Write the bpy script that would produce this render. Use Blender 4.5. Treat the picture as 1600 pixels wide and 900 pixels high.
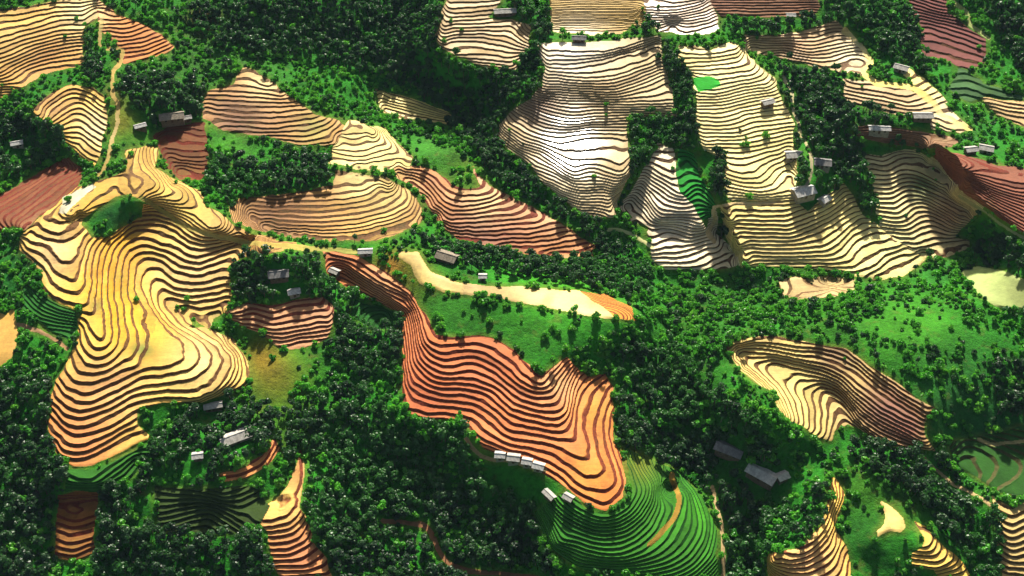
import bpy, math, random
import numpy as np
R = math.radians
random.seed(7); rng = np.random.default_rng(11)
for o in list(bpy.data.objects): bpy.data.objects.remove(o)
scene = bpy.context.scene
COL = scene.collection

# ------------------------------------------------------------------ camera, sky, sun, exposure
CAM_H = 365.0; PITCH = R(42.5); REL = 0.76; FOC = 1716.0
cd = bpy.data.cameras.new('camera'); cam = bpy.data.objects.new('camera', cd); COL.objects.link(cam)
cam.location = (0, 0, CAM_H); cam.rotation_euler = (R(90) - PITCH, 0, 0)
cd.sensor_width = 36; cd.lens = 36 * FOC / 1600; cd.clip_start = 1; cd.clip_end = 20000
scene.camera = cam
SUN_EL = R(36.5); SUN_AZ = R(3.5)            # azimuth clockwise from +Y
world = bpy.data.worlds.new('World'); scene.world = world; world.use_nodes = True
wn = world.node_tree.nodes; wl = world.node_tree.links
sky = wn.new('ShaderNodeTexSky'); sky.sky_type = 'NISHITA'; sky.sun_disc = False
sky.sun_elevation = SUN_EL; sky.sun_rotation = SUN_AZ; sky.air_density = 1.0; sky.dust_density = 3.0
bg = wn['Background']; bg.inputs[1].default_value = 0.055; 
tint = wn.new('ShaderNodeMix'); tint.data_type = 'RGBA'; tint.blend_type = 'MULTIPLY'; tint.inputs[0].default_value = 1; tint.inputs[7].default_value = (1.0, .93, .80, 1)
wl.new(sky.outputs[0], tint.inputs[6]); wl.new(tint.outputs[2], bg.inputs[0])
sd = bpy.data.lights.new('sun', 'SUN'); sun = bpy.data.objects.new('sun', sd); COL.objects.link(sun)
sd.energy = 4.9; sd.angle = R(2.2); sd.color = (1.0, 0.93, 0.80)
sun.rotation_euler = (-(R(90) - SUN_EL), 0, -SUN_AZ)
scene.view_settings.view_transform = 'Standard'; scene.view_settings.look = 'None'
scene.view_settings.exposure = 1.2; scene.view_settings.gamma = 1

# ------------------------------------------------------------------ survey of the land
# every contour: height h0 - k*dh at surveyed points; (u, v) are readings on the survey sheet (1600 x 900)
def P(s): return [tuple(float(c) for c in p.split(',')) for p in s.split()]
G = []     # (height, points)
def guides(h0, dh, d):
    for k, s in d.items():
        for seg in s.split('|'): G.append(((h0 - dh * k) * REL, P(seg)))
# left hill
guides(68, 1.35, {
 1: "66,340 77,348 90,352 102,348 116,341 124,335",
 2: "59,350 65,360 77,367 95,369 103,366 118,360 125,352",
 3: "46,360 55,369 68,375 87,378 100,380 108,377 125,367 133,358",
 4: "38,372 50,382 67,387 82,397 90,410 98,412 110,409 122,398 130,382 137,368",
 5: "38,385 52,395 65,400 75,415 85,428 100,437 118,440 125,425 129,405 136,385 146,372",
 6: "50,405 65,420 73,432 80,445 92,457 112,462 128,458 134,435 137,410 144,388 158,371 175,363 195,347 215,333 240,331",
 7: "65,450 75,460 95,473 115,480 137,478 145,440 147,410 152,392 165,375 185,361 205,345 232,338 255,341 270,345",
 9: "128,500 138,515 148,527 160,531 165,510 162,480 160,440 166,405 174,386 190,369 212,354 235,354 255,354 270,362 295,378 320,383 350,378 395,371",
 11: "121,515 125,535 135,555 150,562 165,560 178,548 187,525 185,490 180,460 180,430 186,405 196,389 212,378 240,379 270,388 290,398 305,402 325,398 350,390 375,382 398,376",
 13: "110,555 115,575 130,586 150,586 175,577 208,560 219,542 215,520 208,490 203,460 202,430 206,410 220,399 240,397 255,401 270,411 290,420 305,423 325,419 350,412",
 15: "92,592 100,605 117,615 140,616 170,605 200,592 232,578 265,572 283,562 289,546 280,528 258,508 238,483 226,458 223,438 229,427 240,422 255,426 270,437 290,443 310,445 330,441 352,435",
 16: "91,606 105,622 125,632 145,630 175,617 212,600 245,589 275,585 300,575 312,560 311,546 298,532 275,517 252,496 238,470 236,450 243,440 256,440 272,450 300,455 330,451 355,445",
 17: "88,625 107,640 130,645 150,640 175,629 212,610 250,602 287,599 315,587 331,570 331,552 317,536 295,522 272,506 254,486 248,468 252,457 262,455 278,461 300,465 330,461 357,455",
 18: "86,635 100,650 125,657 150,650 187,634 212,622 245,613 300,611 330,597 347,575 345,555 330,537 305,521 284,506 268,488 262,474 270,468 285,472 305,475 335,471 357,466",
 19: "85,647 105,668 130,671 160,660 190,646 217,632 250,624 312,622 345,602 362,575 360,555 345,537 322,521 300,508 286,495 281,485 290,479 310,484 335,482 358,476",
 20: "88,662 105,680 125,683 150,678 175,669 203,655|300,497 325,503 330,490 345,489",
 21: "82,677 97,692 120,698 145,694 172,680 195,667",
 23: "80,692 95,712 118,720 145,715 175,700 210,682 232,672 385,600 386,575 378,550 362,532"})
guides(68, 1.35, {14: '214,575 222,560 233,545 232,525 226,505', 14.5: '238,562 250,545 246,528', 14.8: '262,556 272,542 262,526'})
# red spur
guides(51, 1.15, {
 0: "505,388 560,403 600,424 640,455 662,492 680,524 700,530 740,527 772,532 803,552 835,585 847,588 885,556",
 1: "510,396 560,412 598,438 630,455 650,480 660,510 671,536 690,545 720,541 750,541 780,556 810,580 832,597 847,600 862,584 882,562",
 3: "540,415 580,440 610,455 637,468 650,500 658,535 672,556 700,565 740,560 775,574 800,596 830,612 858,612 872,595 889,572",
 5: "545,425 585,452 615,470 640,490 648,525 655,560 675,578 700,585 740,583 775,597 800,618 835,633 868,634 880,612 893,583",
 7: "530,427 575,452 605,470 633,492 641,530 647,570 670,594 700,601 740,602 772,618 800,641 840,652 873,656 888,640 893,612 903,585",
 9: "545,450 590,468 622,485 633,530 640,590 670,613 700,619 735,622 768,640 795,662 840,672 880,678 892,668 897,640 905,610 922,590",
 10: "633,560 638,605 668,624 700,628 732,632 765,652 797,674 840,682 882,691 899,690 903,678 902,650 910,620 930,597",
 11: "632,590 640,622 668,635 700,638 730,643 762,664 797,685 837,694 870,702 887,712 905,720 920,719 925,708 922,690 915,665 919,638 938,605",
 12: "634,640 668,648 700,648 728,655 758,676 797,696 832,702 857,712 877,725 895,737 912,747 932,750 944,740 945,727 937,700 932,670 936,645 948,620",
 13: "745,683 790,702 822,709 850,722 882,742 900,757 920,767 942,772 957,765 965,750 960,725 950,695 945,660 955,630",
 14: "755,695 800,712 840,727 870,745 897,768 920,782 942,790 960,780 973,762 972,740 962,710 953,680"})
# green nose below it
guides(33.8, 1.2, {
 0: "890,775 915,793 945,803 975,790 987,765 982,735",
 5: "860,795 890,822 940,838 985,828 1015,797 1024,760 1008,728",
 9: "868,850 920,869 970,873 1020,856 1052,815 1058,770 1040,738",
 14: "900,897 1000,902 1075,885 1108,835 1100,785 1070,742"})
# valley-side terraces behind the ridge
guides(57.5, .62, {
 0: "525,268 560,271 598,275 612,279",
 1: "485,300 510,297 540,292 565,288 573,284",
 3: "392,316 440,318 500,316 550,310 580,303 596,293",
 5: "388,330 430,332 500,334 560,326 600,315 618,303",
 7: "392,343 430,346 500,350 570,341 610,330 635,315 638,303",
 9: "410,355 450,360 520,361 580,352 620,341 643,327 648,314",
 11: "430,366 520,372 580,366 620,355 648,342 656,327"})
guides(57, .9, {
 0: "615,257 650,259 682,269 706,290 728,297 755,293",
 1: "615,264 650,267 675,278 695,295 715,306 750,306 772,300",
 3: "620,271 650,276 672,291 688,309 705,321 730,323 765,317 790,306",
 5: "640,286 664,301 679,319 698,333 730,336 770,332 798,327 814,319",
 7: "660,308 675,328 690,345 720,350 770,347 810,344 840,338",
 9: "683,340 702,358 740,363 790,361 830,358 862,350",
 11: "715,370 760,376 810,374 850,370 885,362",
 13: "790,388 840,387 880,381 908,374",
 15: "860,398 893,397 922,388"})
guides(74, 0.9, {
 0: "380,112 398,114 418,128",
 2: "330,138 380,136 420,140 440,144",
 4: "320,150 380,152 430,155 457,154",
 6: "320,163 380,168 440,168 476,164",
 8: "320,178 380,185 440,184 490,177",
 10: "350,198 420,202 480,196 508,187",
 12: "420,212 480,214 518,200",
 14: "480,228 520,222 538,207"})
guides(61.5, 0.6, {
 0: "548,192 565,196 585,205",
 2: "530,215 555,219 575,213 590,212",
 4: "515,232 560,238 590,229 606,224",
 6: "520,248 570,252 605,241 625,240",
 8: "560,262 600,262 622,254"})
guides(54, 0.8, {0: "590,138 640,150 700,174", 3: "592,155 640,166 702,184", 6: "600,172 650,182 700,192"})
# upper left
guides(98, 1.0, {
 0: "0,18 45,12 85,5",
 1: "0,27 50,20 90,12 120,12 150,6",
 4: "0,60 50,45 100,33 130,32",
 7: "0,85 40,70 80,58 128,52",
 10: "0,108 40,88 80,74 125,67",
 13: "12,122 50,101 90,90 130,86",
 15: "30,132 60,113 100,104 130,104"})
guides(95, 0.95, {
 0: "150,12 165,14 182,20", 2: "160,33 180,32 200,30", 5: "165,50 200,52 227,43",
 8: "182,72 220,68 250,58", 11: "192,92 230,84 264,70"})
guides(82, 1.0, {
 0: "55,172 80,150 110,134 140,139 162,152",
 2: "60,187 85,161 115,147 145,157 165,170",
 4: "80,187 100,172 125,164 145,174 165,187",
 6: "93,193 113,181 130,182 150,197 162,205",
 8: "102,203 122,200 143,214 156,222",
 10: "105,214 125,216 140,229 153,237",
 12: "110,227 128,241 150,256"})
guides(66, 1.0, {
 0: "38,360 60,340 90,318 125,285", 2: "25,345 60,317 100,290 128,268",
 4: "5,340 40,315 80,285 112,262", 6: "0,322 40,299 75,276 100,257", 8: "0,308 45,284 78,262"})
guides(66.5, 0.65, {0: "255,200 290,197 320,196", 3: "250,225 290,226 322,225", 6: "262,250 300,252 322,252", 9: "278,272 322,278"})
# ridge with the ponds and its right shoulder
guides(70, 1, {0: "150,282 175,278 200,282", 1: "98,328 120,310 145,290|115,338 150,315 180,295|230,300 245,285",
 4: "280,298 274,310", 7: "325,320 345,350 330,355", 10: "392,368 400,378", 12: "445,380 462,385"})
# small terraces near the houses on the left
guides(47, 1.05, {
 0: "358,484 390,476 420,482 460,472 500,466",
 2: "365,494 400,494 430,500 470,492 516,485",
 4: "378,507 410,513 440,516 480,508 516,503",
 6: "420,525 440,529 470,523 508,518",
 8: "445,541 480,535 505,532"})
guides(27, 1.2, {
 0: "472,705 470,760 440,790 405,800 400,812 425,813 450,803 466,790",
 2: "418,831 445,829 465,817 475,806",
 4: "424,850 455,848 475,835 484,815",
 6: "424,868 460,866 488,850",
 8: "430,885 480,884 505,870", 10: "440,901 512,898"})
guides(34, 1.2, {0: "432,690 415,722 380,742 345,748", 3: "440,712 425,742 390,764 350,775"})
guides(25, 1.1, {0: "90,775 150,773", 2: "93,797 118,802 143,797", 4: "90,820 118,826 146,820", 6: "88,845 115,850 146,842", 8: "88,866 115,870 146,858"})
guides(36, 1.2, {0: "110,727 150,728 200,706 225,692", 4: "100,760 150,762 195,742 215,722"})
# lower right
guides(30, 1.2, {
 0: "1296,742 1299,765 1294,785 1286,808",
 2: "1305,752 1309,776 1301,800 1291,825 1273,848 1254,857",
 4: "1318,766 1318,778 1306,803 1303,826 1288,850 1266,868 1235,876 1208,868",
 6: "1309,830 1307,852 1290,872 1262,887 1228,889 1205,880",
 8: "1316,858 1310,880 1290,899 1262,908", 10: "1326,880 1324,900"})
guides(27, 1, {0: "1372,785 1390,790 1412,812 1408,828 1375,832", 1: "1365,845 1400,845"})
guides(25, 1.2, {0: "1428,815 1445,825 1460,840 1455,853 1435,856", 2: "1425,867 1455,870 1472,858 1470,842",
 4: "1425,884 1465,888 1490,874 1490,860", 7: "1470,902 1505,895 1515,880"})
guides(30, 1.2, {0: "1556,782 1580,797 1602,785", 3: "1560,820 1580,832 1602,825", 6: "1562,850 1582,862 1602,858", 9: "1570,888 1602,892"})
guides(47, 1.05, {
 1: "1145,543 1175,532 1205,531 1260,538 1320,551 1362,583 1402,611 1450,640",
 3: "1222,650 1200,610 1170,582 1147,556 1150,545 1180,539 1220,545 1280,553 1330,571 1370,603 1408,628 1446,652",
 5: "1228,652 1212,618 1187,591 1164,572 1155,558 1170,552 1205,555 1260,565 1310,580 1345,607 1388,637 1444,665",
 7: "1236,656 1227,625 1208,599 1188,579 1190,568 1206,563 1265,575 1308,590 1340,618 1380,648 1444,679",
 9: "1248,662 1244,630 1230,606 1236,592 1254,586 1300,597 1330,622 1368,655 1440,691",
 11: "1264,670 1264,640 1258,616 1268,603 1282,600 1312,612 1340,644 1380,673 1450,702",
 13: "1282,678 1285,645 1284,622 1294,614 1320,630 1348,666 1400,697",
 15: "1298,682 1306,656 1318,649 1338,663 1372,692"})
# the great slope on the far side
guides(93, 1.2, {
 -3: "850,68 900,72 960,68 1026,58", -2: "850,80 900,85 960,80 1026,60",
 0: "852,98 880,100 920,97 980,82 1030,68",
 1: "855,106 890,109 930,108 980,96 1032,80",
 3: "850,118 900,125 960,123 1000,110 1036,97",
 7: "848,142 900,145 960,147 1000,137 1042,122",
 10: "838,153 880,160 930,161 1000,162 1052,160",
 14: "820,167 858,182 890,189 925,186 960,184 1000,181 1050,180",
 18: "797,181 828,202 870,212 920,208 965,208 978,210",
 20: "788,196 815,214 850,226 895,243 940,238 980,241",
 23: "785,210 812,231 840,240 865,256 895,274 925,269 960,278 980,273",
 26: "832,262 868,276 900,291 930,292 968,292",
 28: "852,284 900,302 960,302", 30: "875,304 910,315 955,316", 32: "905,325 935,328 960,335"})
guides(66, 1.2, {
 0: "1030,237 1055,240", 2: "1015,255 1035,265 1056,270",
 5: "1005,270 1030,283 1055,299 1068,302",
 8: "1000,283 1025,300 1045,315 1078,317",
 10: "998,292 1014,306 1030,326 1060,331 1086,330",
 13: "985,305 1010,320 1018,334 1032,345 1062,343 1097,349",
 16: "975,322 1000,338 1018,352 1050,354 1080,361 1102,358",
 18: "1018,372 1050,364 1080,372 1106,364 1122,352",
 20: "1018,391 1060,387 1090,381 1115,372 1135,362",
 22: "1028,403 1070,402 1110,388 1138,378",
 24: "1038,418 1090,417 1122,403 1150,395"})
guides(96, 1.15, {
 0: "1058,72 1100,78 1140,70 1152,65", 2: "1062,92 1100,94 1142,88 1160,78",
 4: "1070,109 1110,110 1155,104 1175,97", 8: "1085,142 1120,147 1160,137 1200,131",
 11: "1088,164 1130,163 1170,154 1212,147", 14: "1090,185 1130,187 1170,175 1225,168",
 17: "1093,208 1140,210 1180,202 1238,192", 20: "1100,230 1150,232 1190,226 1238,216",
 22: "1134,250 1155,254 1175,249 1200,241 1238,234", 24: "1135,271 1160,279 1185,277 1197,268 1210,258 1238,250",
 26: "1138,290 1170,296 1200,294 1218,284 1240,276", 28: "1143,305 1190,309 1240,305"})
guides(62, 1.2, {
 0: "1128,315 1180,314 1230,314", 2: "1128,330 1180,331 1220,330 1250,323 1285,310 1305,299 1318,288",
 5: "1135,349 1200,352 1240,350 1280,335 1310,316 1326,304",
 8: "1140,368 1200,371 1250,368 1290,350 1315,335 1336,323",
 11: "1150,388 1200,389 1260,388 1300,378 1325,356 1347,341",
 13: "1158,401 1210,402 1270,401 1310,393 1330,374 1350,361 1373,356",
 15: "1165,415 1230,412 1290,412 1330,408 1346,391 1365,383 1400,379",
 17: "1300,424 1340,424 1370,415 1384,402 1416,388",
 19: "1370,433 1397,424 1422,409 1442,396"})
guides(66, 1.2, {
 0: "1352,243 1378,246 1400,238 1430,238 1462,255 1495,280",
 3: "1360,266 1388,268 1403,261 1424,259 1452,268 1485,292",
 6: "1364,288 1390,289 1408,281 1428,280 1458,290 1492,312 1515,326",
 9: "1366,309 1398,310 1412,301 1434,300 1462,311 1500,332",
 12: "1370,331 1400,333 1424,320 1442,317 1470,330 1502,348",
 15: "1376,350 1414,353 1438,339 1455,338 1490,355",
 18: "1395,369 1425,374 1450,364 1482,368",
 20: "1428,390 1460,383 1486,378 1512,376", 21: "1465,403 1490,395 1512,384"})
guides(84, 1.0, {0: "1465,233 1520,248 1560,262 1600,275", 4: "1460,245 1500,272 1550,298 1600,315", 8: "1478,262 1530,305 1600,345", 10: "1500,300 1560,335 1600,360"})
guides(106, 0.8, {0: "860,0 940,2 1030,0", 7: "860,28 930,28 1010,28", 12: "860,50 930,52 990,50"})
guides(106, 0.9, {0: "1010,6 1060,4 1100,-2", 5: "1010,28 1060,27 1105,18", 10: "1030,50 1080,50 1122,40"})
guides(101, 0.95, {0: "700,4 760,4 790,0", 5: "690,38 740,38 800,34", 10: "685,66 740,66 765,70 820,80", 14: "700,92 750,98 800,104"})
guides(104, 0.9, {0: "1105,0 1180,0 1270,0", 5: "1120,22 1200,24 1270,20"})
guides(95, 0.9, {0: "1170,57 1240,55 1310,45", 5: "1170,76 1230,76 1270,82 1320,72", 9: "1215,92 1260,98 1300,107 1350,100"})
guides(98, 1.0, {0: "1415,5 1470,20", 4: "1440,30 1500,45 1535,58", 9: "1440,80 1490,92 1535,100"})
guides(88, 0.9, {0: "1330,112 1365,122 1400,130", 3: "1310,140 1360,148 1420,160", 6: "1310,158 1400,175 1450,178 1500,170", 8: "1450,190 1490,205 1512,205",
 11: "1330,205 1400,205 1470,215"})
guides(84, 1, {0: "1535,155 1600,165", 3: "1545,172 1600,185"})
FIXED = """640,400,57 665,425,57 700,447,56.5 760,455,56.3 850,462,55.8 910,475,55 960,484,54 988,497,52.5 860,478,55.3 780,458,56
280,700,37 370,695,36 230,780,28 330,800,24 200,860,18 50,850,18 30,720,30 20,640,38 50,580,45 60,530,50 30,450,55 10,420,56 0,500,50 20,560,48
350,860,19 300,900,14 560,640,30 520,700,24 600,760,16 560,860,11 650,700,22 700,780,12 750,860,7 650,900,5 820,800,16 840,870,8 560,520,37 470,640,32 430,600,38 450,570,40 400,650,35
440,430,55 480,440,53 530,500,41 1128,870,12 1000,600,34 1020,680,26 1050,760,17 1150,820,10 1180,880,6 1150,700,28 1190,740,25 1090,600,36 990,540,42 1050,520,38 1100,500,36 1090,450,34
1250,720,25 1230,800,19 1360,760,30 1350,880,18 1420,760,28 1430,800,26 1500,760,25 1530,840,19 1480,720,28 1580,730,29 1600,690,33 1500,670,33 1550,640,40 1600,600,44 1500,560,50
1400,500,52 1300,495,48 1240,440,42 1300,450,43 1240,465,43 1500,480,52 1570,450,55 1600,520,50 1450,440,40 1550,370,53 1150,440,33 1000,420,38 965,370,42 1050,440,33 1300,438,37 1200,500,42
720,405,55 800,430,51 900,440,48 960,450,44 600,385,54 540,382,51.5 480,388,56 175,120,85 172,200,77 165,260,71 20,230,67 40,200,70 30,260,61 20,150,79 20,380,58
230,140,80 300,130,75 350,90,77 270,185,72 220,200,73 340,230,64 400,250,60 350,280,60 450,240,60 430,290,59 300,40,84 400,50,80 500,80,71 450,120,70 550,130,64 600,60,72 680,110,70 650,30,80 750,150,68
700,220,58 800,270,54 850,310,50 760,200,61 560,10,86 400,0,92 250,0,96 840,40,100 830,100,86 1060,200,72 1075,250,64 1090,300,58 1110,335,52 1070,120,87 1050,40,97 1140,60,96
1220,40,97 1290,170,81 1300,230,72 1340,280,64 1250,250,73 1260,295,67 1400,60,94 1350,20,101 1500,150,84 1560,120,88 1600,60,96 1550,10,103 1590,220,80 1540,232,80 1560,385,55 1342,332,51 1500,220,80
185,335,65 170,345,64 215,320,67 -200,-120,112 400,-120,108 800,-120,118 1200,-120,116 1800,-120,116 -200,300,62 -200,700,40 -200,1020,10 400,1020,-2 800,1020,-2 1200,1020,0 1800,1020,10 1800,300,74 1800,600,46"""

def catmull(pts, step):
    pts = [np.array(p) for p in pts]
    if len(pts) < 3:
        a, b = pts[0], pts[-1]; n = max(1, int(np.linalg.norm(b - a) / step))
        return [a + (b - a) * i / n for i in range(n + 1)]
    q = [2 * pts[0] - pts[1]] + pts + [2 * pts[-1] - pts[-2]]; out = []
    for i in range(1, len(q) - 2):
        n = max(1, int(round(np.linalg.norm(q[i + 1] - q[i]) / step)))
        for j in range(n):
            t = j / n
            out.append(0.5 * (2 * q[i] + (q[i + 1] - q[i - 1]) * t + (2 * q[i - 1] - 5 * q[i] + 4 * q[i + 1] - q[i + 2]) * t * t
                              + (3 * q[i] - q[i - 1] - 3 * q[i + 1] + q[i + 2]) * t ** 3))
    out.append(pts[-1]); return out

cu, cv, ch = [], [], []
for h, pts in G:
    for p in catmull(pts, 16): cu.append(p[0]); cv.append(p[1]); ch.append(h)
for s in FIXED.split():
    a, b, c = s.split(','); cu.append(float(a)); cv.append(float(b)); ch.append(float(c) * REL)
cp = np.array([cu, cv]).T / 100.0; ch = np.array(ch)
def phi(r2): return 0.5 * r2 * np.log(r2 + 1e-12)
n = len(ch)
d2 = ((cp[:, None, :] - cp[None, :, :]) ** 2).sum(-1)
A = np.zeros((n + 3, n + 3)); A[:n, :n] = phi(d2) + np.eye(n) * 0.0012
A[:n, n] = 1; A[:n, n + 1:] = cp; A[n, :n] = 1; A[n + 1:, :n] = cp.T
w = np.linalg.solve(A, np.concatenate([ch, np.zeros(3)]))
U0, U1, V0, V1, ST = -200, 1800, -120, 1020, 4
gu = np.arange(U0, U1 + 1, ST) / 100.0; gv = np.arange(V0, V1 + 1, ST) / 100.0
S4 = np.zeros((len(gv), len(gu)))
for j, vv in enumerate(gv):
    r2 = (gu[:, None] - cp[None, :, 0]) ** 2 + (vv - cp[None, :, 1]) ** 2
    S4[j] = phi(r2) @ w[:n] + w[n] + w[n + 1] * gu + w[n + 2] * vv
print('survey points', n, 'range', S4.min(), S4.max())

# sampling lines of the land mesh: fine where it is seen, coarse beyond
def stretch(a, b, step, lo, hi, grow):
    core = list(np.arange(a, b + 0.01, step)); l = []; s = step; x = a
    while x > lo: s *= grow; x -= s; l.append(max(x, lo))
    r = []; s = step; x = b
    while x < hi: s *= grow; x += s; r.append(min(x, hi))
    return np.array(l[::-1] + core + r)
us = stretch(-60, 1660, 1.5, -3200, 4800, 1.09)
vs = stretch(-30, 930, 1.0, -760, 2300, 1.07)
def cubw(x, x0, st, n):
    f = (np.clip(x, x0, x0 + st * (n - 1)) - x0) / st; i = np.clip(np.floor(f).astype(int), 0, n - 2); t = f - i
    W = np.zeros((len(x), n)); r = np.arange(len(x))
    cs = [(-t + 2 * t ** 2 - t ** 3) / 2, (2 - 5 * t ** 2 + 3 * t ** 3) / 2, (t + 4 * t ** 2 - 3 * t ** 3) / 2, (-t ** 2 + t ** 3) / 2]
    for k, c in enumerate(cs): np.add.at(W, (r, np.clip(i + k - 1, 0, n - 1)), c)
    return W
S = cubw(vs, V0, ST, len(gv)) @ S4 @ cubw(us, U0, ST, len(gu)).T
NU, NV = len(us), len(vs); UU, VV = np.meshgrid(us, vs)

def vnoise(x, y, seed):                      # smooth value noise
    xi = np.floor(x).astype(np.int64); yi = np.floor(y).astype(np.int64); fx = x - xi; fy = y - yi
    fx = fx * fx * (3 - 2 * fx); fy = fy * fy * (3 - 2 * fy)
    def h(a, b):
        k = (a * 374761393 + b * 668265263 + seed * 1442695041) & 0xffffffff
        k = ((k ^ (k >> 13)) * 1274126177) & 0xffffffff
        return ((k ^ (k >> 16)) & 0xffff) / 65535.0
    return (h(xi, yi) * (1 - fx) + h(xi + 1, yi) * fx) * (1 - fy) + (h(xi, yi + 1) * (1 - fx) + h(xi + 1, yi + 1) * fx) * fy
def fbm(x, y, seed, oc=3):
    s = 0; a = 0.5
    for o in range(oc): s = s + a * (vnoise(x * 2 ** o, y * 2 ** o, seed + o) - 0.5); a *= 0.5
    return s * 2
sp, cpz = math.sin(PITCH), math.cos(PITCH)
def ray(u, v):
    a = (u - 800) / FOC; b = (450 - v) / FOC
    return a, cpz + b * sp, sp - b * cpz      # x, y, downward component
RA, RY, RD = ray(UU, VV)
def to_world(h):
    k = (CAM_H - h) / RD
    return RA * k, RY * k, h
WX, WY, _ = to_world(S)

# ------------------------------------------------------------------ fields
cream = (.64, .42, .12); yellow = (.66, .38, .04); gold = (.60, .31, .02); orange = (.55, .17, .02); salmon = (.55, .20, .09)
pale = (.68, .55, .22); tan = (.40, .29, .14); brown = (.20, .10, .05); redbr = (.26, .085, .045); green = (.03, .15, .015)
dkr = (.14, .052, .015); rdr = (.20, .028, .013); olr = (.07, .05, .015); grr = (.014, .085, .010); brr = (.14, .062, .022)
# name, outline, h0, dh, riser share, tread, riser, wetness, label
F = []
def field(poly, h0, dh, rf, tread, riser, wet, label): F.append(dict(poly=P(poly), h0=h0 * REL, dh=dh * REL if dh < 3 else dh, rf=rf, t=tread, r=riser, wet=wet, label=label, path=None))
def path(pts, wid, col, label): F.append(dict(poly=catmull(P(pts), 8), h0=0, dh=0, rf=0, t=col, r=col, wet=0, label=label, path=wid))
field("152,288 120,290 95,310 60,340 30,372 32,390 52,410 65,425 65,450 75,462 95,476 118,484 133,485 122,497 120,540 110,558 100,578 88,596 79,625 76,665 80,695 92,715 115,727 150,725 200,702 236,684 215,664 213,640 250,630 315,628 350,616 385,600 388,575 380,552 362,530 335,515 300,512 300,497 330,520 332,500 352,488 360,470 360,440 355,415 380,402 415,398 445,392 400,376 350,366 300,348 262,330 225,318 222,338 190,355 165,372 145,372 128,352 132,335 150,318",
      68, 1.35, .44, cream, dkr, .35, "large cream and gold terraced hill on the left with dark curving banks")
field("148,282 176,276 200,262 195,235 225,228 246,232 240,262 270,280 310,297 320,320 345,335 365,355 400,366 460,380 470,392 420,388 350,378 300,356 250,322 200,302 180,308 155,322 128,344 105,343 92,330 118,306",
      70, 0.9, .34, (.56, .36, .11), brr, .3, "golden ridge crest of the left hill with two long ponds and a track")
field("505,386 560,402 600,423 640,454 664,492 682,523 700,528 740,524 773,529 805,548 835,583 847,588 887,556 900,572 918,588 945,586 960,606 956,650 958,690 972,720 978,750 972,778 945,797 915,787 880,760 840,735 800,716 755,700 742,680 722,655 680,655 640,652 630,630 630,560 627,492 600,477 545,452 512,425",
      51, 1.15, .46, salmon, rdr, .25, "salmon red terraces on the spur in the middle of the valley")
field("885,765 915,795 945,803 975,790 987,765 980,720 975,700 1000,712 1060,738 1100,780 1118,830 1120,905 1060,905 980,896 915,890 855,856 838,800",
      33.8, .95, .34, (.035, .17, .015), grr, .0, "green grassy terraces on the rounded nose below the red terraces")
field("525,266 562,271 602,278 636,296 655,318 662,338 652,352 625,364 590,376 520,376 460,372 410,362 365,348 355,325 365,312 420,306 475,300 520,290",
      57.5, .62, .46, (.50, .30, .10), brr, .3, "brown and gold terraced knoll behind the middle ridge")
field("612,258 650,259 682,268 706,290 728,297 752,292 740,262 735,255 765,290 825,320 872,345 930,385 926,402 880,402 800,392 718,374 690,356 676,332 652,296 618,276",
      57, .9, .48, (.48, .22, .10), rdr, .3, "red brown terraced slope behind the green strip of the ridge")
field("380,106 400,112 430,132 455,152 490,178 530,190 545,205 525,224 480,230 420,214 350,202 318,186 316,160 325,142 365,132",
      74, 0.9, .46, (.46, .26, .10), brr, .3, "fan of tan terraces at the upper end of the second ridge")
field("545,188 565,192 582,198 600,198 622,226 645,244 640,262 620,258 600,268 560,264 515,254 512,235 530,215",
      61.5, 0.6, .40, pale, brr, .4, "pale yellow terraces on the crest of the second ridge")
field("583,130 592,140 625,150 665,160 702,178 706,194 680,192 650,186 615,182 596,170", 54, 0.8, .42, pale, brr, .45, "small cream terrace patch alone among the upper woods")
field("-60,22 0,17 45,10 85,2 110,-6 150,-2 155,14 150,28 132,40 128,70 133,104 100,108 62,118 40,135 10,150 -20,165 -60,175",
      98, 1.0, .44, (.56, .34, .10), brr, .35, "long tan terraces in the top left corner")
field("150,-2 166,8 182,22 225,40 250,55 270,72 258,84 220,94 192,100 196,80 178,66 160,50 152,28",
      95, 0.95, .46, (.46, .20, .07), rdr, .25, "orange brown terraces right of the footpath at the top left")
field("52,172 78,148 110,132 142,136 163,150 168,172 166,190 162,208 158,228 150,262 134,252 118,240 105,225 100,205 92,196 60,190", 82, 1.0, .44, cream, dkr, .4, "curled cream terraces beside the footpath at upper left")
field("128,262 126,284 92,316 60,338 36,362 20,352 -40,380 -40,320 0,304 45,280 80,258 104,246", 66, 1.0, .45, (.18, .065, .03), rdr, .2, "dull red brown terraces on the far left slope")
field("240,212 262,196 320,192 324,225 322,280 280,280 262,262 250,238", 66.5, 0.65, .45, (.13, .05, .022), rdr, .1, "small dark brown field below the farmhouse at upper left")
field("352,488 390,472 422,478 460,469 505,463 522,480 518,505 508,530 480,542 445,546 420,530 395,515 372,508", 47, 1.05, .47, (.45, .24, .13), rdr, .3, "small brown terraces below the white roofed shed")
field("472,701 477,730 473,768 468,792 478,806 484,830 492,850 510,872 520,905 440,905 428,880 420,850 420,832 398,806 400,796 425,782 450,758 463,730",
      27, 1.2, .42, (.56, .28, .12), rdr, .3, "yellow crescent paddy with rusty steps below it at lower left")
field("431,685 436,702 416,728 382,748 345,754 340,742 384,728 416,706", 34, 1.2, .5, (.46, .20, .09), rdr, .2, "thin rusty arc of paddy above the yellow crescent")
field("90,772 150,768 150,800 146,840 148,862 115,876 86,870 88,830", 25, 1.1, .45, (.22, .10, .035), rdr, .15, "small dim brown steps in the lower left woods")
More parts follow.
